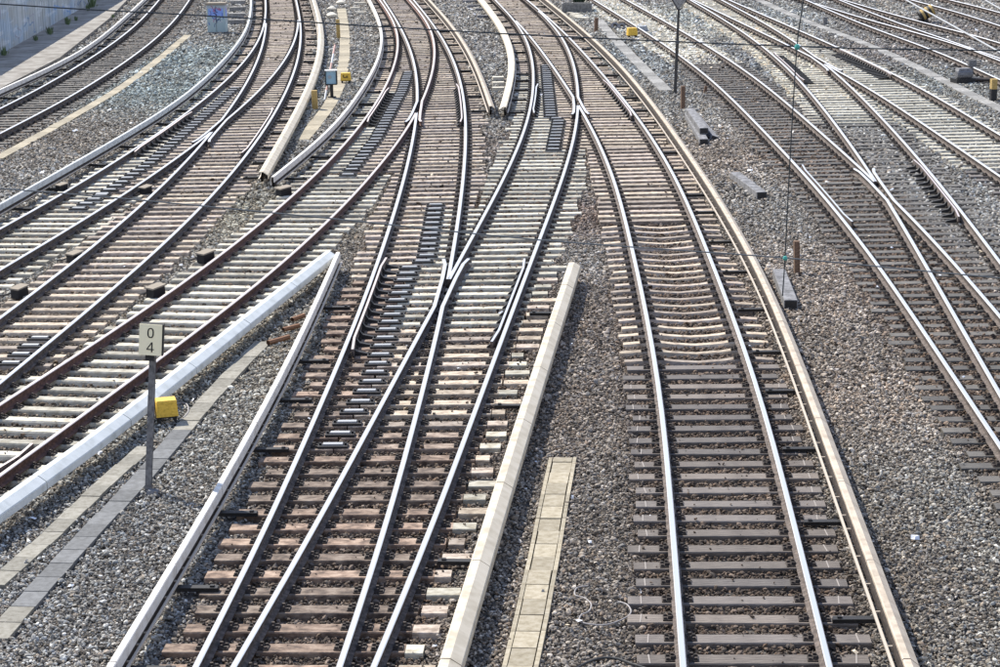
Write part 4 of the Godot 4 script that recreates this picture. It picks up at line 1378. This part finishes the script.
	for q in [[0, 0.91, 0.40, 0.04], [0, 0.46, 0.36, 0.03], [-0.18, 0.68, 0.03, 0.46], [0.18, 0.68, 0.03, 0.46]]:
		st = new_st()
		add_box(st, Vector3(q[0], q[1], 0.02), Vector3(q[2], q[3], 0.24))
		part("frame", done(st), M.white_paint if q[1] > 0.9 else M.sign_black, o)
	st = new_st()
	add_lathe(st, Vector3(-0.04, 0.70, 0.10), [[0.0, 0.012], [0.06, 0.012], [0.06, -0.01]], 12, Basis(Vector3.RIGHT, PI / 2))
	part("lens", done(st), M.inner_steel, o)
	# leaning red and white pole
	b = spot(324.5, 100)
	t = at_depth(335, 45, b.z - 2.0)
	o = thing("pole", "thin leaning pole of faded red and white behind the blue signal", "pole", b)
	o.basis = upright(b, t)
	h = (t - b).length()
	for i in 6:
		st = new_st()
		add_lathe(st, Vector3.ZERO, [[0.0, h * i / 6], [0.03, h * i / 6], [0.03, h * (i + 1) / 6], [0.0, h * (i + 1) / 6]], 7)
		part("band", done(st), M.red_white if i % 2 else M.white_paint, o)

	# mast with a triangular plate
	b = spot(675, 93.5)
	t = at_depth(680.5, -30, b.z)
	o = thing("mast", "thin dark mast carrying a grey triangular plate at the top", "mast", b)
	o.basis = upright(b, t)
	h = (t - b).length()
	st = new_st()
	add_lathe(st, Vector3.ZERO, [[0.055, -0.2], [0.052, h * 0.45], [0.042, h * 0.46], [0.038, h]], 9)
	part("shaft", done(st), M.mast_dark, o)
	st = new_st()
	var py := h * (93.5 - 9.0) / 123.5
	add_prism(st, PackedVector2Array([Vector2(0, py), Vector2(0.30, py + 0.42), Vector2(0.26, py + 0.62), Vector2(-0.26, py + 0.62), Vector2(-0.30, py + 0.42)]), Vector3(0, 0, 0.07), Vector3.RIGHT, Vector3.UP, Vector3.BACK, 0.0, 0.02)
	part("plate", done(st), M.slab_grey2, o)
	st = new_st()
	for s in [-1, 1]:
		add_tube(st, PackedVector3Array([Vector3(0, py - 0.05, 0.1), Vector3(s * 0.31, py + 0.42, 0.1), Vector3(s * 0.27, py + 0.64, 0.1)]), 0.022)
	part("rim", done(st), M.mast_dark, o)
	st = new_st()
	add_box(st, Vector3(0.0, h * 0.42, 0), Vector3(0.12, 0.10, 0.12))
	part("collar", done(st), M.galvanised, o)

	# discarded beams
	beam([779, 269], [791, 300], 0.25, 0.17, -0.05, "lone grey beam lying at an angle close to the conductor rail")
	beam([735, 172], [762, 192], 0.25, 0.17, -0.05, "lone grey beam lying on ballast between the pile and the stake", 0.0)
	beam([688.5, 113], [704, 139], 0.24, 0.16, -0.05, "lower grey beam at the near side of the pile")
	beam([690, 108], [704, 128], 0.24, 0.16, 0.125, "topmost dark grey beam of the pile")
	beam([694, 112], [714, 136], 0.20, 0.12, -0.05, "pale lower beam sticking out of the pile, tilted", 0.35)

	# graffiti cabinet
	b = spot(218, 33)
	o = thing("cabinet", "grey-blue electrical cabinet with blue and pink graffiti", "cabinet", b)
	o.rotation.y = -0.12
	var img := Image.create(128, 160, false, Image.FORMAT_RGB8)
	var r := RandomNumberGenerator.new()
	r.seed = 5
	for y in 160:
		for x in 128:
			var k := 0.9 + 0.2 * r.randf()
			var c := Color(0.34, 0.44, 0.46) * k
			if y > 20 and y < 66 + int(6 * sin(x * 0.2)) and x > 10 and x < 116: c = Color(0.22, 0.34, 0.72) * k
			elif y < 22: c = Color(0.36, 0.42, 0.48) * k
			img.set_pixel(x, y, c.linear_to_srgb())
	for i in 26:
		var p := Vector2(r.randf_range(12, 108), r.randf_range(14, 112))
		var an := r.randf() * TAU
		var col: Color = [Color(0.03, 0.05, 0.16), Color(0.30, 0.10, 0.20), Color(0.45, 0.48, 0.52), Color(0.05, 0.10, 0.40)][i % 4]
		for k in r.randi_range(8, 26):
			an += r.randfn(0, 0.5)
			p += Vector2(cos(an), sin(an)) * 1.5
			img.fill_rect(Rect2i(int(p.x), int(p.y), 4, 4), col.linear_to_srgb())
	var gm := mat("cabinet_paint", Color.WHITE, 0.55)
	gm.albedo_texture = ImageTexture.create_from_image(img)
	st = SurfaceTool.new()
	st.begin(Mesh.PRIMITIVE_TRIANGLES)
	st.set_smooth_group(-1)
	for q in [[Vector3(-0.40, 0.05, 0.2), Vector3(0.40, 0.05, 0.2), Vector3(0.40, 1.22, 0.2), Vector3(-0.40, 1.22, 0.2)], [Vector3(0.40, 0.05, 0.2), Vector3(0.40, 0.05, -0.2), Vector3(0.40, 1.22, -0.2), Vector3(0.40, 1.22, 0.2)],
			[Vector3(-0.40, 0.05, -0.2), Vector3(-0.40, 0.05, 0.2), Vector3(-0.40, 1.22, 0.2), Vector3(-0.40, 1.22, -0.2)], [Vector3(0.40, 0.05, -0.2), Vector3(-0.40, 0.05, -0.2), Vector3(-0.40, 1.22, -0.2), Vector3(0.40, 1.22, -0.2)]]:
		var uv := [Vector2(0, 1), Vector2(1, 1), Vector2(1, 0), Vector2(0, 0)]
		for ix in [0, 1, 2, 0, 2, 3]:
			st.set_uv(uv[ix])
			st.add_vertex(q[ix])
	part("body", done(st), gm, o)
	st = new_st()
	add_box(st, Vector3(0, 1.26, 0), Vector3(0.88, 0.09, 0.5), Basis(), 0.94)
	part("roof", done(st), M.lid_tan, o)
	st = new_st()
	add_box(st, Vector3(0, 0.0, 0), Vector3(0.84, 0.12, 0.42))
	part("plinth", done(st), M.slab_grey1, o)
	st = new_st()
	add_box(st, Vector3(0.0, 0.62, 0.205), Vector3(0.012, 1.1, 0.012))
	part("door_seam", done(st), M.sign_black, o)
	# slabs beside it, like steps
	for i in 4:
		b = spot(237 + i * 0.3, 24 - i * 6.5)
		st = new_st()
		add_box(st, Vector3(0, 0.10, 0), Vector3(0.78, 0.20, 0.34), Basis(), 0.97)
		var sl := part(numbered("stone_slab"), done(st), M.slab_grey2 if i % 2 else M.slab_grey0, self, Transform3D(Basis(Vector3.UP, 0.06 * (i - 1)), b))
		tag(sl, "pale concrete slab lying in a row like steps beside the graffiti cabinet", "slab", "slabs beside the cabinet")
	# three pale slabs between two covers
	for i in 3:
		b = spot(498.3 - i * 0.1, 91 - i * 5.3)
		st = new_st()
		add_box(st, Vector3(0, 0.06, 0), Vector3(0.40, 0.14, 0.26), Basis(), 0.97)
		var sl := part(numbered("concrete_slab"), done(st), M.timber_pale, self, Transform3D(Basis(Vector3.UP, 0.04 * i), b))
		tag(sl, "pale slab laid flat between the two meeting conductor rail covers", "slab", "three slabs between the covers")
	# boards at the far end of the same gap
	for q in [[470, 3, 0.75, 0.0], [476, 7.5, 0.85, 0.1], [482, 11, 0.6, -0.1], [483, 18, 0.55, 0.05], [360, 5, 0.6, 0.0], [355, 10, 0.45, 0.15], [361, 14.5, 0.35, -0.2]]:
		b = spot(q[0], q[1])
		st = new_st()
		add_box(st, Vector3(0, 0.06, 0), Vector3(q[2], 0.14, 0.22), Basis(), 0.95)
		var sl := part(numbered("old_timber"), done(st), M.timber_pale if q[0] < 400 else M.beam_grey, self, Transform3D(Basis(Vector3.UP, q[3]), b))
		var tl: Dictionary = {470: "grey timber, outermost of the pile by the broad cream cover", 476: "longest grey timber of the pile by the broad cream cover", 482: "grey timber with white scraps beside it near the cream cover", 483: "shortest grey timber nearest the wire clear of the pile", 360: "longest pale timber lying beside the buff trough", 355: "pale timber between a long and a short one by the trough", 361: "shortest pale timber piece beside the buff trough"}
		tag(sl, tl[int(q[0])].replace("nearest the wire clear of the pile", "lying clear of the pile by the cream cover"), "timber", "timbers by the trough" if q[0] < 400 else "timbers by the cream cover")
	# sacks on the trough
	for q in [[330.5, 11, 0.24], [331.5, 18, 0.28], [340, 5, 0.26]]:
		b = spot(q[0], q[1])
		st = new_st()
		for k in 3:
			add_lathe(st, Vector3((k - 1) * q[2] * 0.7, q[2] * 0.3, 0.04 * k), [[0.0, -q[2] * 0.35], [q[2] * 0.8, -q[2] * 0.2], [q[2] * 0.9, q[2] * 0.15], [q[2] * 0.4, q[2] * 0.5], [0.0, q[2] * 0.55]], 9, Basis(Vector3.BACK, 0.25 * (k - 1)))
		var sk := part(numbered("sack"), done(st), M.timber_pale, self, Transform3D(Basis(Vector3.UP, q[2] * 7.0), b))
		tag(sk, "biggest lumpy cream sack, beside the thin ochre post" if q[2] > 0.27 else ("lumpy cream sack lying on the end of the buff trough" if q[2] > 0.25 else "smallest lumpy cream sack, off the trough beside the biggest one"), "sack", "sacks on the trough")
	# concrete box and dark bush behind it
	b = spot(577, 13)
	o = thing("concrete_bin", "low grey concrete box of two panels behind the long conductor rail", "concrete box", b)
	for q in [[-0.33, 0.0], [0.33, 0.0]]:
		st = new_st()
		add_box(st, Vector3(q[0], 0.21, 0.0), Vector3(0.63, 0.44, 0.08))
		part("front_panel", done(st), M.slab_grey1, o)
	for q in [-0.66, 0.66]:
		st = new_st()
		add_box(st, Vector3(q, 0.21, -0.4), Vector3(0.07, 0.47, 0.9))
		part("side_panel", done(st), M.slab_grey0, o)
	st = new_st()
	add_box(st, Vector3(0, 0.2, -0.83), Vector3(1.3, 0.42, 0.08))
	part("back_panel", done(st), M.slab_grey1, o)
	b = spot(579, 5)
	o = thing("bush", "dark bush sprouting behind the low concrete box", "bush", b)
	part("foliage", weed_mesh(0.75, 99, 260), M.leaf_dark, o)
	for q in [[577, 17, 0.4], [581, 19, 0.55], [574, 15, 0.3]]:
		b = spot(q[0], q[1])
		st = new_st()
		add_box(st, Vector3(0, 0.05, 0), Vector3(q[2] * 0.5, 0.08, 1.0))
		var sl := part(numbered("plank"), done(st), M.timber_pale, self, Transform3D(Basis(Vector3.UP, 0.45 + q[2] * 0.3), b))
		tag(sl, "widest pale plank in front of the low concrete box" if q[2] > 0.5 else ("narrowest pale plank touching the low concrete box" if q[2] < 0.35 else "middle pale plank of three before the low concrete box"), "plank", "planks by the concrete box")
	# dark round lumps near the yellow box by the pale track
	for q in [[615, 29, 0.17], [622, 29.5, 0.15], [642, 32, 0.22]]:
		b = spot(q[0], q[1])
		st = new_st()
		if q[2] < 0.2:
			add_lathe(st, Vector3(0, 0.12, 0), [[q[2] * 0.5, -0.10], [q[2], -0.10], [q[2], 0.06], [q[2] * 0.5, 0.06], [q[2] * 0.5, -0.10]], 14, Basis(Vector3.RIGHT, 0.9))
		else:
			add_box(st, Vector3(0, 0.12, 0), Vector3(0.42, 0.26, 0.3), Basis(Vector3.UP, 0.4), 0.85)
			add_lathe(st, Vector3(-0.2, 0.12, 0.12), [[0.0, 0.1], [0.1, 0.1], [0.1, -0.1]], 10, Basis(Vector3.RIGHT, PI / 2))
		var sl := part(numbered("cable_coil" if q[2] < 0.2 else "cable_box"), done(st), M.galvanised if q[2] < 0.2 else M.inner_steel, self, Transform3D(Basis(), b))
		tag(sl, ("bigger dark coil of cable lying on the bluish gravel" if q[2] > 0.16 else "smaller dark cable coil close to the yellow box on gravel") if q[2] < 0.2 else "dark grey cable box touching the yellow box by the pale track", "coil" if q[2] < 0.2 else "cable box", "cable coils" if q[2] < 0.2 else "")

	# striped drum
	b = spot(926, 23)
	o = thing("striped_drum", "rounded black and yellow striped drum on a dark foot between dark tracks", "marker", b)
	st = new_st()
	add_box(st, Vector3(-0.15, 0.08, 0), Vector3(0.5, 0.2, 0.4), Basis(), 0.8)
	part("foot", done(st), M.black_steel, o)
	var rad := 0.30
	for i in 6:
		st = new_st()
		var w := 0.62 / 6
		add_prism(st, rounded(rad, 10), Vector3(0, 0.42, 0.0), Vector3.UP, Vector3.BACK, Vector3.RIGHT, -0.31 + w * i, -0.31 + w * (i + 1))
		part("stripe", done(st), M.post_ochre if i % 2 else M.sign_black, o, Transform3D(Basis(Vector3.BACK, 0.5), Vector3(0.2, 0.05, 0)))

	# point machine
	b = spot(966, 83)
	o = thing("point_machine", "dark point machine with rounded motor and rods beside the trough", "point machine", b)
	o.rotation.y = 0.25
	st = new_st()
	add_box(st, Vector3(0, 0.10, 0), Vector3(0.9, 0.14, 0.5))
	part("base", done(st), M.black_steel, o)
	st = new_st()
	add_lathe(st, Vector3(-0.12, 0.30, 0.05), [[0.0, -0.28], [0.13, -0.27], [0.16, -0.2], [0.16, 0.2], [0.13, 0.27], [0.0, 0.28]], 12, Basis(Vector3.BACK, PI / 2))
	part("motor", done(st), M.galvanised, o)
	st = new_st()
	add_box(st, Vector3(-0.12, 0.46, 0.0), Vector3(0.46, 0.08, 0.30), Basis(), 0.85)
	part("cap", done(st), M.beam_grey, o)
	st = new_st()
	add_box(st, Vector3(0.45, 0.25, -0.5), Vector3(0.07, 0.6, 0.07))
	add_box(st, Vector3(0.45, 0.58, -0.5), Vector3(0.28, 0.20, 0.12))
	part("lever", done(st), M.galvanised, o)
	for i in 3:
		st = new_st()
		add_tube(st, PackedVector3Array([Vector3(0.2, 0.12, 0.2 - 0.15 * i), Vector3(0.8, 0.10, 0.45 - 0.2 * i), Vector3(1.15, 0.06, 0.35 - 0.2 * i)]), 0.05, 7)
		part("rod", done(st), M.iron, o)

	# overhead cross-span: two wires and a dropper, hung over the tracks in front of the bridge
	var zz := -17.0
	span_wire([[-400, -26, zz], [0, 4, zz], [200, 15.5, zz], [500, 33.5, zz], [797, 46.5, zz], [1000, 50.5, zz], [1400, 55, zz]], 0.0058, M.wire, "upper dark wire spanning right across above all the tracks")
	span_wire([[-400, 165, zz], [0, 188.5, zz], [300, 215.5, zz], [540, 240, zz], [785, 258, zz], [1000, 278, zz], [1400, 312, zz]], 0.0058, M.wire_grey, "lower thin grey wire spanning across above all the tracks")
	span_wire([[810, -90, zz], [803, 0, zz], [797, 47, zz], [790, 160, zz], [785, 258, zz], [782.5, 296, zz]], 0.0052, M.wire, "thin vertical dark dropper wire with two teal clamps")
	for q in [[797, 47, 0.024], [785, 258, 0.020]]:
		b = at_depth(q[0], q[1], zz)
		st = new_st()
		add_lathe(st, Vector3.ZERO, [[0.0, q[2]], [q[2] * 0.7, q[2] * 0.75], [q[2], 0.0], [q[2] * 0.7, -q[2] * 0.75], [0.0, -q[2]]], 12)
		var c := part(numbered("wire_clamp"), done(st), M.teal, self, Transform3D(Basis(), b + Vector3(0, 0, 0.01)))
		tag(c, "teal clamp where the dropper crosses the upper wire" if q[1] < 100 else "teal clamp where the dropper crosses the lower wire", "clamp", "teal wire clamps")
	span_wire([[880, -15, -30.0], [906, 0, -29.0], [955, 27, -27.0], [1003, 54, -25.0], [1060, 86, -23.0]], 0.011, M.wire_pale, "pale slanting wire passing in front of the striped drum")
	span_wire([[960, -14, -33.0], [985, 0, -32.0], [1004, 11, -31.0], [1040, 31, -30.0]], 0.010, M.wire_pale, "short pale slanting wire above the dull outermost track")

	# loose cables on the near ballast
	cable([[588, 585], [577, 587], [575, 594], [584, 597], [591, 603], [589, 610], [581, 614], [580, 620], [592, 623], [608, 623], [625, 617], [631, 611], [627, 604], [618, 601]], 0.009, M.hose_grey, "thin_hose", "thin grey hose curling over ballast near the timber sleeper ends", "hose")
	cable([[575, 668], [588, 661], [603, 657], [618, 658], [632, 663], [645, 667], [655, 671]], 0.014, M.hose_black, "black_hose", "thick black hose arching over ballast beside timber sleepers", "hose")
	cable([[459, 477], [466, 482], [472, 481], [482, 479.5], [493, 479]], 0.02, M.hose_black, "bond_cable", "short black bond cable between rail and cream cover", "cable")
	cable([[457, 610], [463, 608], [470, 611], [478, 610], [452, 612]].slice(0, 4), 0.018, M.hose_black, "bond_cable", "short black bond cable near the joint of the cream cover", "cable")
	# rusty rods by the open conductor rail
	for q in [[[292, 320], [304, 316]], [[283, 330], [299, 326]], [[268, 343], [289, 337]]]:
		cable([q[0], [(q[0][0] + q[1][0]) / 2.0, (q[0][1] + q[1][1]) / 2.0], q[1]], 0.045, M.rust_bright, "rusty_pipe", "longest orange rusty pipe end, touching the end of the slab trough" if q[0][0] == 268 else ("shortest orange rusty pipe end beside the open conductor rail" if q[0][0] == 292 else "middle one of three orange rusty pipe ends by the conductor rail"), "pipe")
		get_child(get_child_count() - 1).set_meta("group", "rusty pipes by the conductor rail")

func rounded(r: float, n: int) -> PackedVector2Array:
	var p := PackedVector2Array()
	for i in n * 2: p.append(Vector2(cos(TAU * i / (n * 2)) * r * 0.8, sin(TAU * i / (n * 2)) * r))
	return p

func litter() -> void:
	var root := MultiMeshInstance3D.new()
	root.name = "litter"
	var st := new_st()
	var v := [Vector3(-0.5, 0, -0.3), Vector3(0.1, 0.18, -0.4), Vector3(0.5, 0.02, -0.2), Vector3(0.45, 0.2, 0.3), Vector3(-0.05, 0.05, 0.4), Vector3(-0.5, 0.16, 0.25), Vector3(0, 0.26, 0)]
	for i in 6: tri(st, v[i], v[(i + 1) % 6], v[6])
	var mm := MultiMesh.new()
	mm.transform_format = MultiMesh.TRANSFORM_3D
	mm.use_colors = true
	mm.mesh = done(st)
	var list := []
	var cols := []
	for q in [[582, 318, 0.14], [572, 496, 0.14], [536, 460, 0.1], [579, 620, 0.2], [193, 398, 0.12], [915, 537, 0.2], [985, 593, 0.12], [32, 516, 0.2], [455, 620, 0.12], [26, 560, 0.14], [155, 565, 0.14], [100, 600, 0.14], [110, 110, 0.3], [75, 130, 0.3], [72, 136, 0.2], [42, 172, 0.3],
			[722, 63, 0.3], [977, 31, 0.5], [940, 275, 0.14], [878, 287, 0.14], [430, 12, 0.4], [470, 9, 0.5], [474, 14, 0.4], [468, 17, 0.3], [330, 24, 0.3], [316, 60, 0.3], [338, 51, 0.25], [750, 170, 0.3], [744, 178, 0.3], [811, 200, 0.2], [650, 515, 0.1], [543, 590, 0.1], [590, 540, 0.1], [217, 560, 0.1], [100, 450, 0.15], [195, 165, 0.2], [270, 172, 0.3], [283, 177, 0.3], [289, 171, 0.3], [298, 80, 0.25], [640, 590, 0.12], [877, 288, 0.15]]:
		var p := spot(q[0], q[1], 0.0)
		p.y = level(p.x, -p.z) + 0.04
		list.append(Transform3D(Basis.from_euler(Vector3(rng.randfn(0, 0.5), rng.randf() * TAU, rng.randfn(0, 0.5))) * (float(q[2]) * 0.55), p))
		cols.append(Color(0.72, 0.74, 0.78) * rng.randf_range(0.7, 1.1))
	for i in 130:
		var a := rng.randf_range(22.0, 100.0)
		var x := rng.randf_range(-1, 1) * a * 0.23
		list.append(Transform3D(Basis.from_euler(Vector3(rng.randfn(0, 0.4), rng.randf() * TAU, rng.randfn(0, 0.4))) * rng.randf_range(0.03, 0.06) * (1.0 + a / 60.0), Vector3(x, level(x, a) + 0.045, -a)))
		cols.append([Color(0.68, 0.70, 0.74), Color(0.5, 0.55, 0.62), Color(0.6, 0.5, 0.36), Color(0.62, 0.60, 0.56)][i % 4])
	mm.instance_count = list.size()
	for i in list.size():
		mm.set_instance_transform(i, list[i])
		mm.set_instance_color(i, cols[i])
	root.multimesh = mm
	var m := mat("litter_paper", Color.WHITE, 0.6)
	m.vertex_color_use_as_albedo = true
	root.material_override = m
	add_child(root)
	tag(root, "scattered scraps of pale paper and plastic on the ballast", "litter", "", "stuff")

func _ready() -> void:
	rng.seed = 20
	# camera
	var cam := Camera3D.new()
	cam.name = "camera"
	cam.fov = rad_to_deg(2.0 * atan(333.5 / FOCAL))
	cam.near = 0.1
	cam.far = 3000.0
	cam.position = Vector3(0, CAM_Y, 0)
	cam.basis = Basis(Vector3.RIGHT, -PITCH) * Basis(Vector3.BACK, ROLL)
	add_child(cam)
	# sky and sun
	var env := Environment.new()
	env.background_mode = Environment.BG_SKY
	var sm := ProceduralSkyMaterial.new()
	sm.sky_top_color = Color(0.44, 0.59, 0.84)
	sm.sky_horizon_color = Color(0.95, 0.97, 1.0)
	sm.sky_curve = 0.55
	sm.ground_bottom_color = Color(0.30, 0.28, 0.26)
	sm.ground_horizon_color = Color(0.75, 0.77, 0.80)
	sm.sun_angle_max = 0.0
	var sky := Sky.new()
	sky.sky_material = sm
	env.sky = sky
	env.background_energy_multiplier = 0.78
	env.tonemap_mode = Environment.TONE_MAPPER_LINEAR
	env.tonemap_exposure = 1.55
	env.sdfgi_enabled = true
	env.ssao_enabled = true
	env.ssil_enabled = true
	var we := WorldEnvironment.new()
	we.name = "world"
	we.environment = env
	add_child(we)
	var sun := DirectionalLight3D.new()
	sun.name = "sun"
	sun.light_energy = 1.6
	sun.light_color = Color(1.0, 0.975, 0.93)
	sun.light_angular_distance = 0.6
	sun.shadow_enabled = true
	sun.basis = Basis.looking_at(-Vector3(-0.64, 1.06, -0.70).normalized())
	add_child(sun)

	materials()
	mask.resize(MW * MH)
	ground()
	fence_and_walk()
	tracks()
	third_rails()
	ducts()
	things()
	litter()
	ballast()
